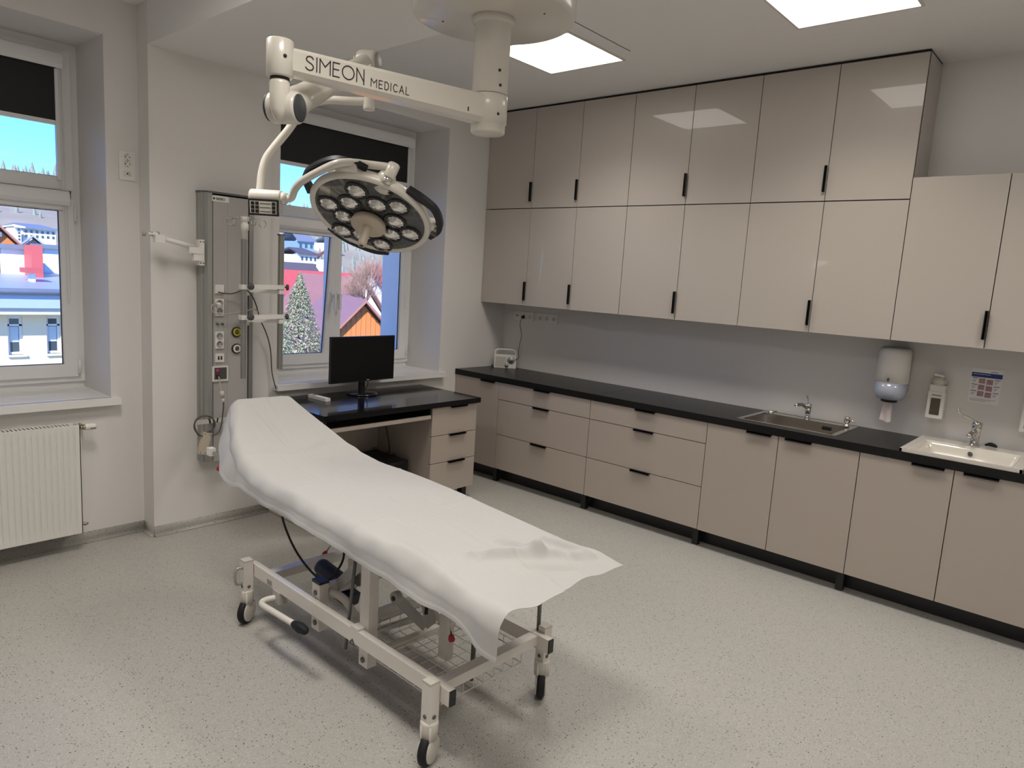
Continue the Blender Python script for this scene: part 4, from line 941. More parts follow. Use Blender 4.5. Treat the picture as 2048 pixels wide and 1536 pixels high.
# lift columns and links on the near side
p = bx(737, 1100, .085); q = bx(735, 1366, .085); cy = bx(738, 1230, .085)[1]
bp(MB().box(.062, .108, cy-.030, cy+.030, .135, .675), 'lift_post', 'frame_cream', bevel=.004)
bp(MB().cyl((.060, cy, .165), (.056, cy, .165), .012, seg=14), 'pivot_bolt', 'alu_dark')
bp(MB().box(.026, .066, cy-.010, cy+.042, RZ1-.001, RZ1+.010), 'stop_plate', 'frame_cream', bevel=.002)
sy = bx(640, 1210, .085)[1]; sz = bx(636, 1160, .085)[2]
k = bp(MB().box(.062, .108, sy-.030, sy+.030, .150, sz), 'pivot_post', 'frame_cream', bevel=.004)
bp(MB().box(.0605, .1095, sy-.0315, sy+.0315, sz-.002, sz+.010), 'post_cap', 'black_plastic', k, bevel=.003)
b = MB()
for zz in (sz-.045, .185): b.cyl((.062, sy, zz), (.056, sy, zz), .012, seg=14)
bp(b, 'pivot_bolt', 'alu_dark')
# scissor link from the pivot post to the lift post
bp(MB().tube([(.125, sy-.01, sz-.05), (.135, sy-.12, sz-.06), (.14, sy-.22, sz-.12), (.14, cy-.06, .20), (.13, cy-.02, .165)], .018, 6, smooth=4), 'scissor_link', 'frame_cream')
bp(MB().beam((.50, sy+.02, .30), (.50, cy-.05, .18), .016, .045), 'scissor_link', 'frame_cream', bevel=.003)
bp(MB().beam((.11, sy, sz-.045), (.57, sy, sz-.045), .035, .05), 'lift_axle', 'frame_cream', bevel=.004)
bp(MB().beam((.11, cy, .165), (.57, cy, .165), .03, .03), 'lift_axle', 'frame_cream', bevel=.004)
bp(MB().beam((.11, cy+.02, .64), (.55, cy+.02, .64), .04, .04), 'top_axle', 'frame_cream', bevel=.004)
for x in (.17, .48): bp(MB().beam((x, sy+.0, sz-.05), (x, cy+.05, .62), .012, .05), 'lift_arm', 'frame_grey', bevel=.002)
# actuator with blue motor
m0 = bz_(652, 1140, .31); m1 = bz_(698, 1175, .27)
mo = bp(MB().lathe(m0, unit(m1-m0), [(.0001, -.05), (.036, -.045), (.040, -.03), (.040, .09), (.034, .11), (.026, .12), (.026, np.linalg.norm(m1-m0)), (.0001, np.linalg.norm(m1-m0))], 20), 'lift_motor', 'blue_motor')
mm = bp(MB().obox((m0+m1)/2+V3((0,0,-.045)), (unit(m1-m0), unit(np.cross((0,0,1), m1-m0)), unit(np.cross(m1-m0, np.cross((0,0,1), m1-m0)))), (.12, .035, .03)), 'motor_housing', 'blue_motor', mo, bevel=.008)
bp(MB().beam(m1, (.30, cy+.06, .50), .022, .022), 'actuator_rod', 'alu')
l0 = bx(714, 1150, .20); bp(MB().obox(l0, (V3((1,0,0)), V3((0,1,0)), V3((0,0,1))), (.004, .022, .045)), 'rating_plate', 'alu_dark', None, bevel=.002)
# gas spring rod
g0, g1 = bx(704, 1118, .045), bx(683, 1300, .045)
bp(MB().cyl(g0+V3((.02,0,.02)), g1+V3((.02,0,0)), .0075, seg=10), 'gas_spring', 'alu_dark')
# far side brackets and lever
a0, a1, a2 = bz_(803, 1160, .47), bz_(793, 1195, .42), bz_(850, 1252, .24)
bp(MB().beam(a0+V3((.015,.01,.18)), a0+V3((.0,-.01,-.03)), .012, .055, up=(1,0,0)), 'bracket', 'frame_grey', bevel=.003)
bp(MB().beam(a1, a2, .014, .042, up=(1,0,.3)).cyl(a1+V3((-.014,0,0)), a1+V3((.014,0,0)), .026, seg=18), 'pivot_lever', 'frame_grey', bevel=.002)
bp(MB().cyl(a1+V3((-.020,0,0)), a1+V3((-.012,0,0)), .010, seg=12), 'pivot_bolt', 'ink')
b0, b1 = bz_(833, 1160, .52), bz_(862, 1250, .28); bp(MB().beam(b0+V3((0,0,.1)), b1, .012, .05, up=(1,0,0)), 'bracket', 'frame_grey', bevel=.003)
d0, d1 = bz_(857, 1192, .47), bz_(852, 1228, .40); bp(MB().cyl(d0+V3((0,0,.12)), d1, .008, seg=10), 'gas_spring', 'black_plastic')
k0 = bz_(895, 1225, .36); bp(MB().box(k0[0]-.022, k0[0]+.022, k0[1]-.022, k0[1]+.022, .16, .62), 'lift_post', 'frame_cream', bevel=.003)
bp(MB().tube([bz_(760, 1258, .17), bz_(820, 1240, .18), bz_(878, 1215, .2)], [.014, .016, .022], 12, smooth=4), 'torsion_tube', 'caster_grey')
# rods at the foot end
e0, e1 = by(1077, 1256, .02), by(1079, 1205, .02)
bp(MB().cyl(e0+V3((0,0,-.02)), e1+V3((0,0,.13)), .0085, seg=10), 'foot_rod', 'alu_dark'); bp(MB().cyl(e0+V3((0,0,-.02)), e0+V3((0,0,-.008)), .016, seg=12), 'rod_collar', 'caster_grey')
f0, f1 = bz_(950, 1245, .38), bz_(950, 1312, .20)
bp(MB().cyl(f0+V3((0,0,.2)), V3((f0[0], f0[1], .13)), .010, seg=10), 'foot_rod', 'alu_dark')
# red knobs on release levers
for (u0, v0, u1, v1, z0, z1, lx) in ((650, 1107, 667, 1083, .33, .42, .40), (903, 1276, 899, 1232, .30, .42, .27)):
    k0, k1 = bx(u0, v0, lx), bx(u1, v1, lx)
    l = bp(MB().tube([k0, k1, k1+(k1-k0)*.8], .004, 8), 'release_lever', 'chrome')
    bp(MB().lathe(k0, unit(k0-k1), [(.007, -.014), (.011, -.010), (.014, .004), (.012, .013), (.0001, .016)], 14), 'knob', 'red', l)
k0, k1 = bx(439, 937, .12), bx(451, 934, .12)
l = bp(MB().tube([k0, k1, k1+(k1-k0)*3], .005, 8), 'release_lever', 'chrome'); bp(MB().sphere(k0, .016, 14, 8), 'knob', 'red', l)
# rail end at the head
h0 = bx(424, 903, .02)
hb = bp(MB().box(h0[0]-.015, h0[0]+.015, h0[1]-.012, h0[1]+.03, h0[2]-.022, h0[2]+.018), 'rail_holder', 'white_plastic', bevel=.004)
bp(MB().tube([h0+V3((.0,0,-.005)), h0+V3((.05,-.12,-.02)), h0+V3((.08,-.3,-.06))], .010, 10), 'head_rail', 'chrome')
# foot pedal
e0 = bx(553, 1188, .03); e1 = bx(527, 1203, -.055); e2 = bx(545, 1222, -.060); e3 = bx(588, 1248, -.050); e4 = bx(612, 1250, -.045)
bp(MB().box(.020, .060, e0[1]-.045, e0[1]+.020, RZ0-.055, RZ0+.002), 'pedal_bracket', 'frame_grey', bevel=.003)
pz2 = RZ0-.035
P_ = [V3((.03, e0[1], pz2)), V3((-.02, e0[1]+.008, pz2)), V3((-.05, e0[1]-.012, pz2-.004)), V3((e2[0], e2[1], e2[2])), V3((e3[0], e3[1], e3[2]))]
pt_ = bp(MB().tube(P_, .0135, 12, smooth=5), 'pedal_tube', 'frame_cream')
d_ = unit(P_[-1]-P_[-2]); bp(MB().tube([P_[-1]-d_*.01, P_[-1]+d_*.015, P_[-1]+d_*.05, P_[-1]+d_*.085, P_[-1]+d_*.10], [.012, .020, .024, .018, .004], 14, smooth=4), 'pedal_pad', 'rubber', pt_)
# black hose loop
bp(MB().tube([bx(563, 1026, .10)+V3((0,0,.05)), bx(566, 1040, .10), bx(583, 1085, .11), bx(605, 1122, .12), bx(632, 1152, .12), bz_(655, 1160, .36), bz_(675, 1140, .40), bz_(687, 1115, .44), bz_(688, 1098, .48)+V3((0,0,.06))], .0055, 8, smooth=6), 'hose', 'cable_black')
# maker plate and emblem on the side rail
q = bx(539, 1165, .0255); bp(MB().box(.0245, .027, q[1]-.022, q[1]+.022, q[2]-.012, q[2]+.012), 'rating_plate', 'alu', None, bevel=.001)
q = bx(704, 1283, .0255); m = MB()
m.bar([(.0255, q[1]+.012, q[2]-.004), (.0255, q[1]-.002, q[2]+.012), (.0255, q[1]-.016, q[2]-.004)], .004, .001, (-1,0,0)); m.bar([(.0255, q[1]+.006, q[2]-.003), (.0255, q[1]-.002, q[2]+.005), (.0255, q[1]-.010, q[2]-.003)], .003, .001, (-1,0,0))
for j in range(5): m.box(.0245, .026, q[1]+.016-j*.0075, q[1]+.0115-j*.0075, q[2]-.014, q[2]-.008)
bp(m, 'emblem', 'knob_grey', None, smooth=False)
# wire basket
X0, X1, Y0, Y1, ZB0, ZB1 = .10, .545, .05, .585, .165, .265
m = MB()
for i in range(9):
    x = X0+(X1-X0)*i/8; m.tube([(x, Y0, ZB1-.05), (x, Y0, ZB0), (x, Y1, ZB0), (x, Y1, ZB1)], .0022, 5)
for i in range(11):
    y = Y0+(Y1-Y0)*i/10; m.tube([(X0, y, ZB1-.02), (X0, y, ZB0), (X1, y, ZB0), (X1, y, ZB1-.02)], .0022, 5)
for z, rr in ((ZB1-.05, .003), (ZB1-.02, .003)): m.tube([(X0, Y0, z), (X1, Y0, z), (X1, Y1, z), (X0, Y1, z), (X0, Y0, z)], rr, 5)
m.tube([(X0, Y1, ZB1), (X1, Y1, ZB1)], .0035, 5)
bk = bp(m, 'wire_basket', 'frame_cream')
m = MB()
for x in (X0+.02, X1-.02):
    for y in (Y0+.02, Y1-.02): m.tube([(x, y, ZB1-.02), (x, y, RZ0+.03)], .003, 5)
bp(m, 'basket_hanger', 'frame_cream', bk)

# ---- upholstery and sheet profile (couch local coordinates)
def zt(y): return float(np.interp(y, [-.36, -.20, 0, .3, .8, 1.2, 1.36, 1.46, 1.62, 1.80, 1.88], [.694, .712, .722, .742, .762, .772, .785, .815, .90, 1.01, 1.055]))
def xl(y): return float(np.interp(y, [-.36, 1.30, 1.45, 1.60, 1.75, 1.88], [-.022, -.018, -.012, .02, .085, .150]))
def xr(y): return float(np.interp(y, [-.36, 1.25, 1.40, 1.60, 1.75, 1.88], [.652, .648, .640, .575, .515, .465]))
def pad(ya, yb, off, th, ins):
    def f(u, v):
        y = ya+(yb-ya)*u; a, b = xl(y)+ins, xr(y)-ins; k = v*2*math.pi; cx, hw = (a+b)/2, (b-a)/2
        nn = 3.2; sx = abs(math.cos(k))**(2/nn)*math.copysign(1, math.cos(k)); sz_ = abs(math.sin(k))**(2/2.6)*math.copysign(1, math.sin(k))
        tap_ = min(1, (min(u, 1-u)/.02)**.5) if u not in (0, 1) else .6
        return (cx+hw*sx*(.99+.01*tap_), y, zt(y)-off-th/2+th/2*sz_*tap_)
    m = MB().grid(f, 40, 40); n = 41
    m.add([f(0, v/40) for v in range(40)], [tuple(range(40))]); m.add([f(1, v/40) for v in range(40)], [tuple(range(39, -1, -1))])
    return m
bp(pad(-.20, 1.365, .012, .075, .026), 'seat_cushion', 'mattress', angle=60)
bp(pad(1.375, 1.855, .014, .06, .034), 'backrest_cushion', 'mattress', angle=60)
for x in (.03, .575): bp(MB().box(x, x+.03, -.15, 1.34, .618, .650), 'deck_rail', 'frame_cream', bevel=.003)
for y in (-.12, .3, .8, 1.25): bp(MB().box(.06, .575, y, y+.03, .620, .655), 'deck_cross_bar', 'frame_cream', bevel=.003)
for x in (.14, .46): bp(MB().beam((x, 1.36, zt(1.36)-.105), (x, 1.78, zt(1.78)-.10), .03, .02), 'backrest_support', 'frame_cream', bevel=.003)

NU, NV = 340, 190
rs = np.random.RandomState(5)
W_ = [(rs.uniform(3, 16), rs.uniform(3, 16), rs.uniform(0, 6.28), rs.uniform(.0006, .0016)) for _ in range(16)]
def gauss(d, s): return math.exp(-(d/s)**2)
def seg_d(px_, py_, ax, ay, bx2, by2):
    dx, dy = bx2-ax, by2-ay; k = max(0, min(1, ((px_-ax)*dx+(py_-ay)*dy)/(dx*dx+dy*dy))); return math.hypot(px_-ax-k*dx, py_-ay-k*dy), k
def wrinkle(x, y):
    z = sum(a*math.sin(fx*x+fy*y+ph) for fx, fy, ph, a in W_)
    for cx in (.19, .33, .48): z += .0036*gauss(x-cx-.004*math.sin(y*7), .0055)*(1 if cx == .33 else .5)
    for cyy in (-.02, .50, 1.02): z += .0032*gauss(y-cyy-.006*math.sin(x*9), .0055)
    # crumpled folds near the foot corner
    for (ax, ay, bx2, by2, h, s) in ((.20, .02, .42, -.10, .022, .03), (.42, -.10, .40, .06, .018, .03), (.42, -.10, .56, -.20, .018, .028), (.56, -.02, .60, -.22, .016, .022), (.30, -.14, .46, -.27, -.012, .03), (.50, -.08, .52, -.20, -.012, .025), (.10, 1.50, .30, 1.44, .006, .018), (.30, 1.44, .50, 1.50, .006, .015), (.24, 1.78, .30, 1.44, -.006, .02), (.02, -.12, .04, .25, .006, .03)):
        d, k = seg_d(x, y, ax, ay, bx2, by2); z += 1.8*h*gauss(d, s*.9)*(.35+.65*math.sin(math.pi*min(.999, max(.001, .15+.7*k))))
    return z
def sheet(u, v):
    y = -.325+(1.872+.325)*u; a, b = xl(y), xr(y)
    drop = .046+.005*math.sin(y*5.1)+.002*math.sin(y*17+1)+(.045*sstep((-.12-y)/.16)); dropr = (.07+.02*math.sin(y*4))*(1-.995*sstep((-.02-y)/.2))
    if y > 1.40: drop += .06*sstep((y-1.40)/.15)*(1-.45*sstep((y-1.7)/.17))
    r = .022; rl = .062; top = b-a-r-rl; arcl = rl*math.pi/2; arc = r*math.pi/2; L = drop+arcl+top+arc+dropr; s = v*L
    flare = .005*math.sin(y*9+.7)+.003*math.sin(y*23)+.008
    z0 = zt(y); bulge = 0
    if y > 1.42: bulge = .055*sstep((y-1.42)/.2)*(1-.4*sstep((y-1.75)/.12))
    if s < drop:
        k = 1-s/drop; x = a-flare*k*.8-bulge*k*(1.15-.3*k)-(.0015 if s < .016 else 0); z = z0-rl-(drop-s)
        tx = a
    elif s < drop+arcl:
        q = (s-drop)/rl; x = a+rl-rl*math.cos(q); z = z0-rl+rl*math.sin(q)
    elif s < drop+arcl+top: x = a+rl+(s-drop-arcl); z = z0
    elif s < drop+arcl+arc+top:
        q = (s-drop-arcl-top)/r; kf = sstep((-.04-y)/.16); x = b-r+r*(math.sin(q)*(1-kf)+q*kf); z = (z0-r+r*math.cos(q))*(1-kf)+z0*kf
    else:
        k = (s-drop-arcl-arc-top)/dropr; kf = sstep((-.04-y)/.16); x = b+.004*k+(r*math.pi/2-r)*kf; z = z0-r*(1-kf)-k*dropr
    x -= .004*math.sin(y*13+2)*math.sin(y*31)*(1-sstep((s-drop)/arcl)); z -= (.004*math.sin(y*11)+.003*math.sin(y*29+1))*gauss(s-drop-arcl*.6, .035)
    edge = sstep((s-drop*.6)/(drop*.6+arcl*.5))*sstep((L-dropr*.6-s)/(dropr*.6+arc))
    z += wrinkle(x, y)*edge
    if y < -.16:
        k = sstep((-.16-y)/.165); z += k*(.004*math.sin(x*16+1.2)-.006-.006*gauss(x-.20, .10)+.004*math.sin(x*33)); y2 = y-k*.005*math.sin(x*11+.5)
        y = y2
    if y > 1.83: z -= .025*sstep((y-1.83)/.042)
    return (x, y, z)
S = MB().grid(sheet, NU, NV)
# drop over the head end
o0 = [sheet(1, v/NV) for v in range(NV+1)]
def headdrop(u, v):
    p = o0[int(round(v*NV))]; return (p[0], p[1]+.012*math.sin(u*1.5)+.012*u, p[2]-.10*u*(1 if .2 < v < .8 else .3))
S.grid(lambda u, v: headdrop(u, v), 6, NV)
sh = S.build('couch_sheet', 'sheet_paper', None, angle=75, weld=True)
sh.data.transform(Matrix.Identity(4)); sh.location = tuple(BN); sh.rotation_euler = (0, 0, BTH)
sm = sh.modifiers.new('thickness', 'SOLIDIFY'); sm.thickness = .0012; sm.offset = -1
tag(sh, 'white disposable paper sheet draped over the treatment couch', 'sheet')

# ================================================================== SURGICAL LAMP
LC = V3((-2.855, -2.42, 0))
lamp = thing('surgical_lamp', 'white ceiling mounted surgical lamp with jointed arms over the couch', 'surgical lamp', (LC[0], LC[1], ZBEAM))
def lp_(mb, name, m, parent=None, **k): return mb.build(name, m, parent or lamp, **k)
rr = .325
can = lp_(MB().lathe((LC[0], LC[1], 0), (0,0,1), [(.0001, 2.780), (rr-.012, 2.780), (rr-.003, 2.784), (rr, 2.794), (rr+.012, ZBEAM+.02)], 72), 'ceiling_canopy', 'lamp_white')
m = MB()
for a in (.6, 2.0, 3.5, 5.0): m.cyl((LC[0]+.22*math.cos(a), LC[1]+.22*math.sin(a), 2.7805), (LC[0]+.22*math.cos(a), LC[1]+.22*math.sin(a), 2.778), .004, seg=8)
lp_(m, 'screw', 'ink', can)
RC = .073
lp_(MB().lathe((LC[0], LC[1], 0), (0,0,1), [(RC+.014, 2.785), (RC+.014, 2.765), (RC+.006, 2.755), (RC, 2.752), (RC, 2.490), (RC-.002, 2.487)], 40), 'column', 'lamp_white')
hubp = lp_(MB().lathe((LC[0], LC[1], 0), (0,0,1), [(RC-.002, 2.485), (RC+.002, 2.482), (RC+.002, 2.376), (RC-.003, 2.374), (RC-.003, 2.342), (RC-.008, 2.336), (.0001, 2.335)], 40), 'arm_hub', 'lamp_white')
m = MB()
vd = unit((CAM[0]-LC[0], CAM[1]-LC[1], 0)); rt_ = np.cross(vd, (0,0,1))*-1
for z, k in ((2.57, .45), (2.515, .55), (2.405, .5)):
    dd = unit(vd*.85-np.cross((0,0,1), vd)*-k); m.cyl(V3((LC[0], LC[1], z))+dd*(RC-.002), V3((LC[0], LC[1], z))+dd*(RC+.003), .006, seg=10)
lp_(m, 'screw', 'ink', hubp)
EA = V3(hit(560, 120, 2, 2.42)); ad = unit(EA-V3((LC[0], LC[1], 2.42))); asd = np.cross((0,0,1), ad)
# extension arm: tapered rounded box with a bevelled underside
def ring(c, hw, hh, ch):
    pts = [(-hw, hh-.012), (-hw+.010, hh), (hw-.010, hh), (hw, hh-.012), (hw, -hh+ch), (hw-ch*.9, -hh), (-hw+ch*.9, -hh), (-hw, -hh+ch)]
    return [V3(c)+asd*p[0]+V3((0,0,1))*p[1] for p in pts]
A0, A1 = V3((LC[0], LC[1], 2.424))+ad*.05, V3((EA[0], EA[1], 2.420))-ad*.02
r0, r1 = ring(A0, .046, .054, .018), ring(A1, .030, .0425, .013)
am = MB().add(r0+r1, [(i, (i+1) % 8, 8+(i+1) % 8, 8+i) for i in range(8)]+[tuple(range(7, -1, -1)), tuple(range(8, 16))])
arm = lp_(am, 'extension_arm', 'lamp_white', bevel=.003)
# lettering on the camera side of the arm
sgn = 1 if np.dot(asd, V3(CAM)-A1) > 0 else -1
fn = unit(np.cross(unit(A0-A1), (0,0,1))); 
if np.dot(fn, V3(CAM)-A1) < 0: fn = -fn
L_ = np.linalg.norm(A0-A1); rt2 = unit(A0-A1)
def face(s, dz): w = .030+(.046-.030)*s/L_; return A1+rt2*s+fn*(w+.0004)+V3((0,0,1))*dz
tilt = unit(face(L_, 0)-face(0, 0)); fn2 = unit(np.cross(tilt, (0,0,1))); fn2 = fn2 if np.dot(fn2, fn) > 0 else -fn2
m = MB(); w1 = strokes(m, 'SIMEON', face(.054, -.018), tilt, (0,0,1), fn2, .044, .0036, .001, gap=.23, wscale=1.0)
strokes(m, 'MEDICAL', face(.054+w1+.018, -.022), tilt, (0,0,1), fn2, .026, .0026, .001, gap=.36, wscale=1.0)
lp_(m, 'lettering', 'ink', arm, smooth=False)
s_ = face(L_-.085, -.02); lp_(MB().obox(s_, (tilt, V3((0,0,1)), fn2), (.0025, .008, .0008)), 'vent_slot', 'ink', arm, smooth=False)
# end joint
RE = .0435
ej = lp_(MB().lathe((EA[0], EA[1], 0), (0,0,1), [(RE-.004, 2.365), (RE, 2.370), (RE, 2.478), (RE-.004, 2.482), (.0001, 2.484)], 36), 'end_joint', 'lamp_white')
dd = unit(unit((CAM[0]-EA[0], CAM[1]-EA[1], 0))+rt2*.35); lp_(MB().cyl(V3((EA[0], EA[1], 2.425))+dd*(RE-.002), V3((EA[0], EA[1], 2.425))+dd*(RE+.002), .006, seg=10), 'screw', 'ink', ej)
lp_(MB().cyl((EA[0], EA[1], 2.356), (EA[0], EA[1], 2.368), RE-.012), 'seal_ring', 'ink', ej)
# spring arm
Q = V3(at(735, 125, 3.0)); E1 = V3((EA[0], EA[1], 2.278))
hd_ = V3((Q[0]-E1[0], Q[1]-E1[1], 0)); hd_ = unit(hd_); pa = unit(np.cross(hd_, (0,0,1)))   # pivot axis to the right
Pn = E1+hd_*.035; sd_ = unit(Q-Pn)
el = MB().lathe((EA[0], EA[1], 0), (0,0,1), [(.030, 2.358), (.032, 2.345), (.032, 2.30), (.030, 2.262), (.016, 2.232), (.0001, 2.226)], 28)
el.tube([E1+V3((0,0,.03)), E1+hd_*.02+V3((0,0,.0)), Pn+V3((0,0,-.008))], [.033, .04, .044], 20)
el.lathe(Pn-pa*.052, pa, [(.03, 0), (.048, .006), (.052, .014), (.052, .096), (.049, .104), (.046, .106)], 36)
eo = lp_(el, 'elbow_housing', 'lamp_white')
for s in (-1, 1): lp_(MB().lathe(Pn+pa*(.0525 if s > 0 else -.0515), pa*s, [(.045, -.002), (.045, .003), (.041, .006), (.0001, .008)], 32), 'hinge_cap', 'lamp_grey', eo)
sa = MB().tube([Pn+sd_*.02, Pn+sd_*.10, Pn+sd_*.2, Q-sd_*.12, Q-sd_*.02], [.044, .050, .046, .038, .040], 24, smooth=4)
so_ = lp_(sa, 'spring_arm', 'lamp_white')
kn = MB().lathe(Q-pa*.044, pa, [(.03, 0), (.045, .006), (.050, .014), (.050, .080), (.046, .088), (.042, .090)], 36)
SPB = V3(at(738, 221, 3.0))
kn.cyl(V3((Q[0], Q[1], Q[2]))+hd_*.03, V3((SPB[0], SPB[1], SPB[2]+.06)), .034, .024, seg=24)
ko = lp_(kn, 'far_knuckle', 'lamp_white')
for s in (-1, 1): lp_(MB().lathe(Q+pa*(.0445 if s > 0 else -.0435), pa*s, [(.041, -.002), (.041, .003), (.036, .006), (.0001, .008)], 32), 'hinge_cap', 'alu', ko)
lp_(MB().lathe((SPB[0], SPB[1], 0), (0,0,1), [(.020, SPB[2]), (.025, SPB[2]+.003), (.0255, SPB[2]+.012), (.021, SPB[2]+.05), (.022, SPB[2]+.09)], 24), 'spindle', 'lamp_white')
# first yoke tube down to the control box
TB = 3.03
yk = [at(738, 203, 3.0), at(700, 202, 3.0), at(655, 200, 3.01), at(625, 208, 3.015), at(600, 228, 3.02), at(575, 262, 3.025), at(548, 295, TB), at(532, 318, TB), at(524, 345, TB), at(521, 372, TB), at(520, 392, TB)]
lp_(MB().tube(yk, .0172, 18, smooth=6), 'yoke_tube', 'lamp_white')
bl = V3(at(506, 408, TB)); br = V3(at(561, 412, TB)); bdx = unit(V3((br[0]-bl[0], br[1]-bl[1], 0)))
bcn = V3(at(532, 399, TB)); bax = unit(bdx); bn = unit(np.cross((0,0,1), bax))
if np.dot(bn, V3(CAM)-bcn) < 0: bn = -bn
bw = .068
cbx = lp_(MB().lathe(bcn-bax*bw+V3((0,0,.012)), bax, [(.024, 0), (.029, .004), (.030, .01), (.030, 2*bw-.008), (.028, 2*bw)], 28).obox(bcn-V3((0,0,.022)), (bax, bn, V3((0,0,1))), (bw-.002, .022, .032)), 'control_box', 'lamp_white', bevel=0)
kc = bcn-V3((0,0,.036))+bn*.026; kn_ = unit(bn+V3((0,0,-.12))); ku = unit(np.cross(bax, kn_)); ku = ku if ku[2] > 0 else -ku
lp_(MB().obox(kc, (bax, ku, kn_), (bw-.004, .034, .006)), 'keypad_frame', 'black_plastic', cbx, bevel=.005)
lp_(MB().obox(kc+kn_*.006, (bax, ku, kn_), (bw-.011, .026, .0012)), 'keypad', 'caster_grey', cbx, bevel=.001)
vr = 1 if np.dot(bax, CR) > 0 else -1
for cxk in (-.045, -.026, .045):
    for rk in (-1, 0, 1): lp_(MB().obox(kc+kn_*.0075+bax*vr*cxk+ku*rk*.0165, (bax, ku, kn_), (.0075, .0068, .0012)), 'key', 'black_plastic', cbx, bevel=.0006)
m = MB()
for rk in (-1, 0, 1): m.obox(kc+kn_*.0072+bax*vr*.010+ku*rk*.0165, (bax, ku, kn_), (.023, .0012, .0008))
lp_(m, 'key_line', 'ink', cbx, smooth=False)
# second yoke tube round to the head
jn = V3(at(571, 398, TB)); lp_(MB().cyl(bcn+bax*vr*(bw-.002)+V3((0,0,.010)), bcn+bax*vr*(bw+.022)+V3((0,0,.008)), .027, .024, seg=24), 'swivel_collar', 'lamp_white')
j0 = bcn+bax*vr*(bw+.018)+V3((0,0,.008))
# head frame
HT = 3.05; HC = V3(at(741, 431, HT)); hn = V3((-.47887909, -.23190331, -.84669692)); h1 = V3((.77718246, -.56050479, -.28604511)); h2 = np.cross(hn, h1)
def hp(a, b, off=0.0): return HC+h1*a+h2*b+hn*off
CP = hp(.014, .275, -.035)   # collar foot on the rim
pc_ = V3(at(775, 362, (CP-CAM)@CF)); tp_ = (pc_-CAM)@CF
y2 = [j0, at(583, 395, 3.02), at(590, 378, 2.99), at(605, 362, 2.93), at(640, 342, 2.85), at(672, 328, tp_-.04), at(700, 325, tp_-.03), at(735, 329, tp_), at(768, 333, tp_), at(786, 336, tp_)]
lp_(MB().tube(y2, .0162, 18, smooth=6), 'yoke_tube', 'lamp_white')
c0, c1 = V3(at(790, 327, tp_)), V3(at(777, 356, tp_)); cx_ = unit(c1-c0)
lp_(MB().lathe(c0, cx_, [(.0001, -.004), (.018, 0), (.0245, .006), (.0245, np.linalg.norm(c1-c0)-.004), (.021, np.linalg.norm(c1-c0))], 24), 'pivot_block', 'lamp_white')
lp_(MB().cyl(c1-cx_*.004, c1+cx_*.026, .0195, seg=24), 'pivot_ring', 'chrome')
HR = .267
hou = MB().lathe(HC, -hn, [(HR-.026, -.004), (HR-.018, -.012), (HR-.004, -.008), (HR, .004), (HR-.004, .022), (HR-.02, .045), (HR-.06, .07), (HR*.5, .085), (.0001, .09)], 84)
sp0 = unit(CP-HC)
hou.tube([hp(.012, .215, -.03), hp(.014, .262, -.028), V3(c1+cx_*.024)], [.05, .036, .022], 20)
for aa in (12, 122, -108): 
    a_ = math.radians(aa); hou.obox(hp((HR-.006)*math.cos(a_), (HR-.006)*math.sin(a_), -.022), (h1*math.cos(a_)+h2*math.sin(a_), -h1*math.sin(a_)+h2*math.cos(a_), hn), (.03, .045, .016))
head = lp_(hou, 'lamp_head', 'lamp_white')
fo = MB(); fo.lathe((0,0,0), hn, [(HR-.020, .002), (HR-.024, .004), (.0001, .004)], 84)
fo_ = fo.build('face_plate', 'lamp_face', None); fo_.parent = head; fo_.location = Vector(HC)-Vector(lamp.location); TM[fo_.name] = TM[lamp.name]
cups = [(-.084, .149), (-.18, -.019), (-.098, .047), (.011, .108), (.096, .151), (-.107, -.07), (.106, .038), (-.095, -.19), (-.010, -.165), (.112, -.071), (.187, -.015), (.089, -.184)]
for ca, cb_ in cups:
    rc = .050
    cup = MB().lathe(hp(ca, cb_, .003), hn, [(rc, -.002), (rc+.001, .008), (rc-.003, .012), (rc-.004, .006)], 26)
    lp_(cup, 'lens_ring', 'lamp_grey', head)
    fl = MB(); n = 24; prof = [(.94, .010), (.86, .020), (.62, .034), (.34, .041), (.0, .043)]
    vs = []; 
    for r_, h_ in prof:
        for k in range(n):
            a = 2*math.pi*k/n; q_ = (rc-.003)*r_*(1-.10*(k % 2)*(1 if r_ > .3 else 0)); vs.append(hp(ca+q_*math.cos(a), cb_+q_*math.sin(a), h_*.62))
    fs = [(i*n+k, i*n+(k+1) % n, (i+1)*n+(k+1) % n, (i+1)*n+k) for i in range(len(prof)-1) for k in range(n)]
    fl.add(vs, fs); lp_(fl, 'reflector_lens', 'chrome', head, weld=True, angle=20)
hb_ = lp_(MB().lathe(hp(.004, -.03, .004), hn, [(.060, 0), (.074, .010), (.078, .030), (.074, .038), (.02, .042)], 40), 'handle_hub', 'lamp_cream', head)
lp_(MB().lathe(hp(.004, -.03, .04), hn, [(.026, -.004), (.020, .014), (.019, .03), (.0195, .085), (.017, .098), (.008, .100), (.007, .092)], 28), 'sterile_handle', 'lamp_cream', head)
lp_(MB().cyl(hp(.004, -.03, .136), hp(.004, -.03, .1405), .008, seg=14), 'camera_lens', 'ink', head)
lp_(MB().obox(hp(.045, .20, .006), (h1, h2, hn), (.012, .022, .003)), 'sensor_window', 'ink', head, bevel=.002)
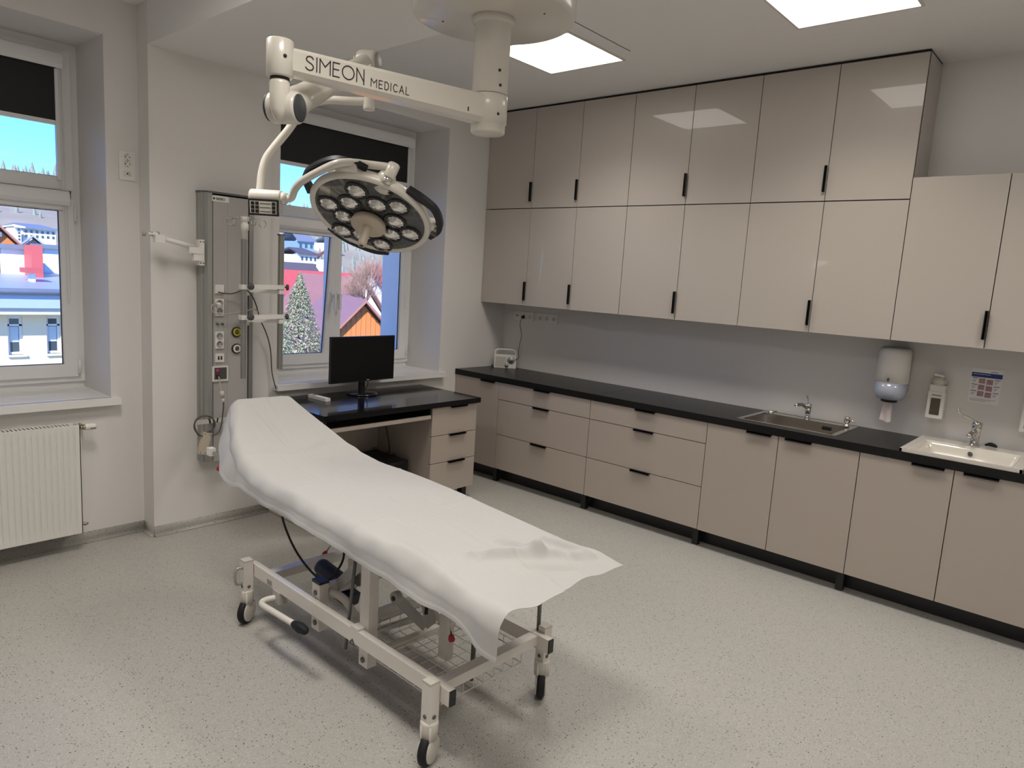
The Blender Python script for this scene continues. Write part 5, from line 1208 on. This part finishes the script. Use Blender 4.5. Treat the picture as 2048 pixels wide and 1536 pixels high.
# dark grips round the rim
def grip(pts, rads, off=-.016):
    P = catmull([hp(a, b, off) for a, b in pts], 6); g = MB(); n = len(P); vs = []
    for i, p in enumerate(P):
        tdir = unit(P[min(i+1, n-1)]-P[max(i-1, 0)]); s = unit(np.cross(hn, tdir)); w_ = np.interp(i/(n-1), np.linspace(0, 1, len(rads)), rads)
        vs += [p+s*w_-hn*.010, p+s*w_+hn*.010, p-s*w_+hn*.010, p-s*w_-hn*.010]
    fs = [(i*4+k, i*4+(k+1) % 4, (i+1)*4+(k+1) % 4, (i+1)*4+k) for i in range(n-1) for k in range(4)]+[(3,2,1,0), ((n-1)*4, (n-1)*4+1, (n-1)*4+2, (n-1)*4+3)]
    g.add(vs, fs); lp_(g, 'grip', 'navy_grip', head, bevel=.004)
grip([(.105, .255), (.17, .235), (.235, .20), (.278, .13), (.287, .06), (.262, -.015)], [.022, .020, .015, .014, .018, .02])
grip([(-.07, .258), (-.13, .262), (-.205, .232), (-.275, .135), (-.300, .045), (-.262, -.05)], [.012, .013, .011, .010, .012, .02], -.036)
grip([(-.15, -.235), (-.08, -.285), (.0, -.302), (.07, -.298), (.125, -.262)], [.02, .015, .013, .015, .02])
# ================================================================== OUTSIDE
def hill(x, y):
    z = float(np.interp(y, [8, 60, 85, 120, 160, 210, 265, 330, 420], [-9, -9, -6.5, 0, 7.5, 16, 25, 27, 22]))
    return z+(.9*math.sin(x*.07+y*.03)+.7*math.sin(x*.021-y*.05+1))*min(1, max(0, (y-60)/60))
g = MB().grid(lambda u, v: (-120+520*u, 3+420*v**1.3, hill(-120+520*u, 3+420*v**1.3)), 70, 60)
gr = g.build('ground', 'hill_grass', None, angle=180); gr['kind'] = 'structure'
FOOT = []
def tri_roof(mb, A, B, p, hw, drop, th=.18, over=.4):
    # gabled roof: ridge A-B, horizontal side direction p
    A, B, p = V3(A), V3(B), V3(p); r = unit(B-A)
    A2, B2 = A-r*over, B+r*over
    for s in (-1, 1):
        e = p*s*(hw+over)-V3((0, 0, drop*(hw+over)/hw))
        mb.prism([A2, B2, B2+e, A2+e], (0, 0, th))
def house(name, label, A, rd, ln, hw, drop, wall_h, wall, roof, wins=(), plank=False, parts_extra=None):
    # A front ridge point, rd horizontal ridge direction away from the viewer
    A = V3(A); rd = unit((rd[0], rd[1], 0)); p = V3((rd[1], -rd[0], 0)); B = A+rd*ln; zb = A[2]-drop
    base = V3((A[0], A[1], zb-wall_h)); FOOT.append((A[0]+rd[0]*ln/2, A[1]+rd[1]*ln/2, ln/2+hw+3))
    t = thing(name, label, 'house', tuple(base+rd*ln/2))
    A_, B_ = A+rd*.3-V3((0,0,.15)), B-rd*.3-V3((0,0,.15))
    L0, R0 = A_-p*hw-V3((0,0,drop)), A_+p*hw-V3((0,0,drop))
    poly = [A_, L0, L0-V3((0,0,wall_h)), R0-V3((0,0,wall_h)), R0]
    MB().prism(poly, B_-A_).build('wall', wall, t, smooth=False)
    m = MB(); tri_roof(m, A, B, p, hw, drop); m.build('roof', roof, t, smooth=False)
    nrm = -rd
    if plank:
        k = 0
        for i in range(-int(hw/.28), int(hw/.28)+1):
            x = i*.28; top = A_[2]-drop*abs(x)/hw-.12; c = A_+p*x
            if top-(zb-wall_h) < .4: continue
            MB().obox(V3((c[0], c[1], (top+zb-wall_h)/2))+nrm*.03, (p, nrm, V3((0,0,1))), (.132, .03, (top-zb+wall_h)/2)).build('plank', wall, t, smooth=False)
    for (sx, sz, w, h) in wins:
        c = A_+p*sx; c = V3((c[0], c[1], zb+sz))+nrm*(.09 if plank else .03)
        f = MB()
        for a, b, ww, hh in ((-1, 0, .09, h/2+.09), (1, 0, .09, h/2+.09)): f.obox(c+p*a*(w/2+.04), (p, nrm, V3((0,0,1))), (ww, .04, hh))
        for b in (-1, 1): f.obox(c+V3((0,0,b*(h/2+.04))), (p, nrm, V3((0,0,1))), (w/2, .04, .08))
        f.obox(c, (p, nrm, V3((0,0,1))), (.04, .04, h/2))
        fo2 = f.build('window', 'white_plaster', t, smooth=False)
        MB().obox(c-nrm*.01, (p, nrm, V3((0,0,1))), (w/2, .02, h/2)).build('pane', 'ext_window', fo2, smooth=False)
    return t
# --- cream building across the street
YF = 31.0
def fy(u, v, y): return V3(hit(u, v, 1, y))
zt0 = fy(60, 626, YF)[2]; zg = fy(60, 586, YF-1.1)[2]; zr = fy(60, 546, 40)[2]
t = thing('apartment_building', 'cream rendered building with blue grey metal roof across the street', 'building', (-1, 35, -9))
bxa, bxb = -14.0, 12.0
wl = MB()
wins = []
for (ua, ub, va, vb) in ((14, 48, 633, 709), (92, 127, 631, 704)):
    a, b = fy(ua, va, YF), fy(ub, vb, YF); wins.append((a[0], b[0], b[2], a[2]))
stp = wins[1][0]-wins[0][0]; wins = [(wins[0][0]+k*stp, wins[0][1]+k*stp, wins[0][2], wins[0][3]) for k in range(-4, 5)]
xs_ = [bxa]+[v for w in wins for v in w[:2]]+[bxb]
z_lo, z_hi = wins[0][2], wins[0][3]
wl.box(bxa, bxb, YF, YF+.35, -9.5, z_lo).box(bxa, bxb, YF, YF+.35, z_hi, zt0+.1)
for i in range(0, len(xs_), 2): wl.box(xs_[i], xs_[i+1], YF, YF+.35, z_lo, z_hi)
wl.box(bxa, bxb, YF+.36, 44, -9.5, zt0)
wl.build('wall', 'cream_plaster', t, smooth=False)
for (a, b, za, zb) in wins:
    f = MB(); bars(f, a, b, za, zb, YF+.16, YF+.26, .10); f.box(a, b, YF+.16, YF+.26, zb-.42, zb-.34)
    f.box(a-.05, b+.1, YF-.12, YF+.2, za-.08, za)
    fo2 = f.build('window', 'white_plaster', t, smooth=False)
    MB().box(a, b, YF+.22, YF+.25, za, zb).build('pane', 'ext_window', fo2, smooth=False)
    MB().box(a+.12, b-.12, YF+.20, YF+.215, za+.32*(zb-za), zb-.45).build('blind', 'blind_pale', fo2, smooth=False)
zs = fy(60, 605, YF-1.0)[2]
MB().box(bxa, bxb, YF-.9, YF+.1, zt0, zt0+.28).build('cornice', 'caster_grey', t, smooth=False)
MB().box(bxa, bxb, YF-1.05, YF+.05, zt0+.28, zg).build('fascia', 'soffit_blue', t, smooth=False)
MB().tube([(bxa, YF-1.15, zg+.05), (bxb, YF-1.15, zg+.05)], .14, 10).build('gutter', 'slate_roof', t)
MB().prism([(bxa, YF-1.1, zg+.02), (bxb, YF-1.1, zg+.02), (bxb, 40, zr), (bxa, 40, zr)], (0, 0, .12)).prism([(bxa, 40, zr), (bxb, 40, zr), (bxb, 46, zr-1.2), (bxa, 46, zr-1.2)], (0, 0, .12)).build('roof', 'bluegrey_roof', t, smooth=False)
def stack(ua, ub, va, vb, y, m, nm, capm='slate_roof', cap=True, dep=1.2):
    a, b = fy(ua, va, y), fy(ub, vb, y)
    s = MB().box(a[0], b[0], y, y+dep, b[2]-.9, a[2]).build(nm, m, t, smooth=False)
    if cap: MB().box(a[0]-.25, b[0]+.25, y-.25, y+dep+.25, a[2], a[2]+.22).build('chimney_cap', capm, s, smooth=False)
stack(2, 61, 496, 541, 37.5, 'white_plaster', 'chimney')
stack(88, 125, 497, 528, 39.0, 'white_plaster', 'chimney')
stack(62, 87, 490, 552, 36.0, 'red_wall', 'chimney', cap=False)
stack(-45, -8, 470, 545, 37.5, 'white_plaster', 'chimney')
stack(63, 71, 546, 552, 33.5, 'white_plaster', 'dormer', 'red_roof', dep=.6)
# --- houses behind it
house('gable_house', 'pink house with slate blue gable roof behind the cream building', fy(66, 474, 66), (.25, 1), 10, 2.6, 2.3, 12, 'pink_plaster', 'bluegrey_roof')
house('gable_house', 'orange wooden house with brown gable roof left of the slate gable', fy(-4, 452, 52), (.12, 1), 7, 4.0, 4.2, 9, 'orange_wood', 'brown_roof')
def block(name, label, ua, ub, va, vb, y, wall, roof, rows=2, cols=4, depth=8, roof_h=1.2, below=8):
    a, b = fy(ua, va, y), fy(ub, vb, y); x0, x1, z0, z1 = a[0], b[0], b[2], a[2]
    t = thing(name, label, 'building', ((x0+x1)/2, y+depth/2, z0-below)); FOOT.append(((x0+x1)/2, y+depth/2, math.hypot(x1-x0, depth)/2+2.5))
    MB().box(x0, x1, y, y+depth, z0-below, z1).build('wall', wall, t, smooth=False)
    MB().prism([(x0-.4, y-.5, z1), (x1+.4, y-.5, z1), (x1-.3, y+depth/2, z1+roof_h), (x0+.3, y+depth/2, z1+roof_h)], (0, 0, .2)).prism([(x0-.4, y+depth+.5, z1), (x1+.4, y+depth+.5, z1), (x1-.3, y+depth/2, z1+roof_h), (x0+.3, y+depth/2, z1+roof_h)], (0, 0, .2)).build('roof', roof, t, smooth=False)
    for r in range(rows):
        for c in range(cols):
            cx = x0+(x1-x0)*(c+.5)/cols; cz = z1-(z1-z0)*(r+.55)/rows; w, h = (x1-x0)/cols*.22, (z1-z0)/rows*.27
            MB().box(cx-w, cx+w, y-.06, y+.05, cz-h, cz+h).build('window', 'ext_window', t, smooth=False)
    return t
block('apartment_building', 'white apartment block with dark roof on the slope above the slate gable', 46, 112, 457, 480, 115, 'white_plaster', 'slate_roof', 2, 6, 12, .7)
block('hillside_house', 'pale blue house with orange roof high on the hill', 16, 38, 421, 432, 185, 'blue_plaster', 'orange_wood', 1, 3, 8, 2.0)
block('hillside_house', 'small house with bright red roof just below the pale blue one', 10, 30, 441, 448, 165, 'white_plaster', 'red_roof', 1, 2, 8, 1.8)
block('hillside_house', 'long white house with brown roof to the right of the hilltop trees', 56, 75, 440, 448, 170, 'white_plaster', 'brown_roof', 1, 3, 8, 1.8)
block('hillside_house', 'white stair tower beside the white apartment block', 33, 43, 455, 482, 112, 'white_plaster', 'white_plaster', 4, 1, 5, .3)
# --- seen through the window behind the lamp
A = V3(at(730, 605, 40)); Bk = V3(at(655, 596, 52)); rd = Bk-A
house('wooden_house', 'orange plank house with brown metal gable roof seen past the monitor', A, rd, 13, 4.3, 4.6, 5.5, 'orange_wood', 'brown_roof', wins=[(-.55, .4, .75, 1.25)], plank=True)
A = V3(at(727, 560, 58)); Bk = A+V3((.16, 1.0, 0)); house('gable_house', 'white gabled house with red brown roof behind the wooden house', A, Bk-A, 12, 3.4, 4.6, 8, 'white_plaster', 'brown_roof', wins=[(-1.2, .6, .8, 1.3), (.2, 2.4, .6, .9)])
a, b = V3(at(545, 541, 72)), V3(at(705, 541, 80)); house('long_house', 'long house with a bright red roof behind the conifer', a, b-a, float(np.linalg.norm(b-a)), 3.6, 3.2, 8, 'white_plaster', 'red_roof')
a, b = V3(at(535, 524, 92)), V3(at(622, 527, 96)); house('long_house', 'long low building with dark roof beyond the red roof', a, b-a, float(np.linalg.norm(b-a)), 4, 2.4, 8, 'pink_plaster', 'dark_roof')
block('apartment_building', 'white apartment house with rows of windows above the dark roof', 600, 634, 509, 538, 100, 'white_plaster', 'dark_roof', 2, 4, 8, 1.0)
block('hillside_house', 'tall blue house on the hill beside the window mullion', 596, 628, 482, 500, 130, 'blue_plaster', 'slate_roof', 1, 3, 8, 2.5)
block('hillside_house', 'white villa on the hill by the infusion pole', 567, 594, 486, 502, 140, 'white_plaster', 'slate_roof', 2, 4, 8, 1.6)
block('hillside_house', 'small white cottage on the slope beside the clamp knob', 566, 578, 521, 528, 122, 'white_plaster', 'slate_roof', 1, 2, 6, 1.2)
block('hillside_house', 'white house high on the hill just right of the mullion', 664, 682, 486, 502, 145, 'white_plaster', 'slate_roof', 2, 2, 8, 1.6)
block('hillside_house', 'cottage with white gable on the slope right of the mullion', 664, 674, 520, 533, 100, 'white_plaster', 'brown_roof', 1, 2, 6, 1.4)
a, b = V3(at(742, 535, 84)), V3(at(800, 520, 88)); house('long_house', 'red roofed house partly behind the bare tree', a, b-a, 14, 5, 5.0, 6, 'white_plaster', 'red_roof')
# --- trees
def conifer(name, label, apex, rad, h, seed, matn, n=900, parts=True):
    rs_ = random.Random(seed); ap = V3(apex); t = thing(name, label, 'tree', (ap[0], ap[1], ap[2]-h))
    m = MB()
    for k in range(n):
        f = rs_.random()**.75; a = rs_.random()*6.283; r = rad*f**.85*(.35+.65*rs_.random()**.5); c = ap+V3((r*math.cos(a), r*math.sin(a), -h*.92*f+rs_.uniform(-.1, .1)))
        o = unit((math.cos(a)+rs_.uniform(-.9, .9), math.sin(a)+rs_.uniform(-.9, .9), rs_.uniform(-.8, .6))); s = .06+.10*f*rs_.random(); s2 = np.cross(o, (0,0,1)); s2 = s2/np.linalg.norm(s2)
        up = V3((0,0,1))
        m.add([c-o*s*.6, c+s2*s*.55+up*.05, c+o*s*1.2-up*.12*s, c-s2*s*.55+up*.05, c+up*s*.5], [(0,1,4), (1,2,4), (2,3,4), (3,0,4), (0,3,2,1)])
    m.build('foliage', matn, t, smooth=False)
    MB().cyl(ap-V3((0,0,h)), ap-V3((0,0,.5)), .16, .03, seg=8).build('trunk', 'bark', t)
conifer('conifer_tree', 'tall pale green conifer standing outside the tilted window sash', at(600, 549, 33), 2.7, 10.0, 3, 'conifer_pale', 14000)
conifer('conifer_tree', 'second green conifer lower beside the tall one outside the window', at(556, 600, 25), 1.8, 8.0, 4, 'conifer_pale', 5000)
def bare_tree(name, label, base, h, seed):
    rs_ = random.Random(seed); t = thing(name, label, 'tree', tuple(base)); m = MB(); tw = MB()
    def grow(p, d, L, r, lev):
        p = V3(p); d = unit(d); q = p+d*L; r = max(r, .006)
        (m if lev < 3 else tw).cyl(p, q, r, r*.62, seg=6 if lev < 3 else 4, caps=False)
        if lev >= 6: return
        n = 3 if lev < 5 else 3
        for k in range(n):
            a = rs_.random()*6.283; s, u = m.frame_of(d); sp = rs_.uniform(.35, .75); nd = d+sp*(math.cos(a)*s+math.sin(a)*u)+V3((0,0,.12))
            st = p+d*L*rs_.uniform(.55, 1.0); grow(st, nd, L*rs_.uniform(.62, .82), r*.6, lev+1)
        grow(q, d+V3((rs_.uniform(-.2, .2), rs_.uniform(-.2, .2), .1)), L*.75, r*.62, lev+1)
    grow(base, (0, 0, 1), h*.28, .10, 0)
    m.build('trunk', 'bark', t); o = tw.build('twigs', 'bare_twig', t, smooth=False); o['kind'] = 'stuff'
P = V3(at(733, 640, 53)); bare_tree('bare_tree', 'bare reddish tree in front of the white gabled house', (P[0], P[1], P[2]-1.5), 6.6, 11)
# wooded hillside: far too many trees to count
rs_ = random.Random(9); fm = MB()
for k in range(900):
    y = 95+rs_.random()**.8*190; x = rs_.uniform(.05*y, .95*y)
    if any(math.hypot(x-fx, y-fy_) < fr for fx, fy_, fr in FOOT): continue
    z = hill(x, y); h = rs_.uniform(1.5, 4.5); r = h*.22
    fm.lathe((x, y, z-.5), (0,0,1), [(r, 0), (r*.75, h*.35), (r*.4, h*.7), (.02, h)], 6)
for k in range(160):
    y = rs_.uniform(258, 300); x = rs_.uniform(0, 110); z = hill(x, y); h = rs_.uniform(.8, 2.6); fm.lathe((x, y, z-.5), (0,0,1), [(h*.18, 0), (h*.12, h*.4), (.02, h)], 5)
o = fm.build('hillside_forest', 'conifer', None, smooth=False); o['kind'] = 'stuff'; o['label'] = 'dark conifers scattered over the far wooded hillside'; o['category'] = 'trees'
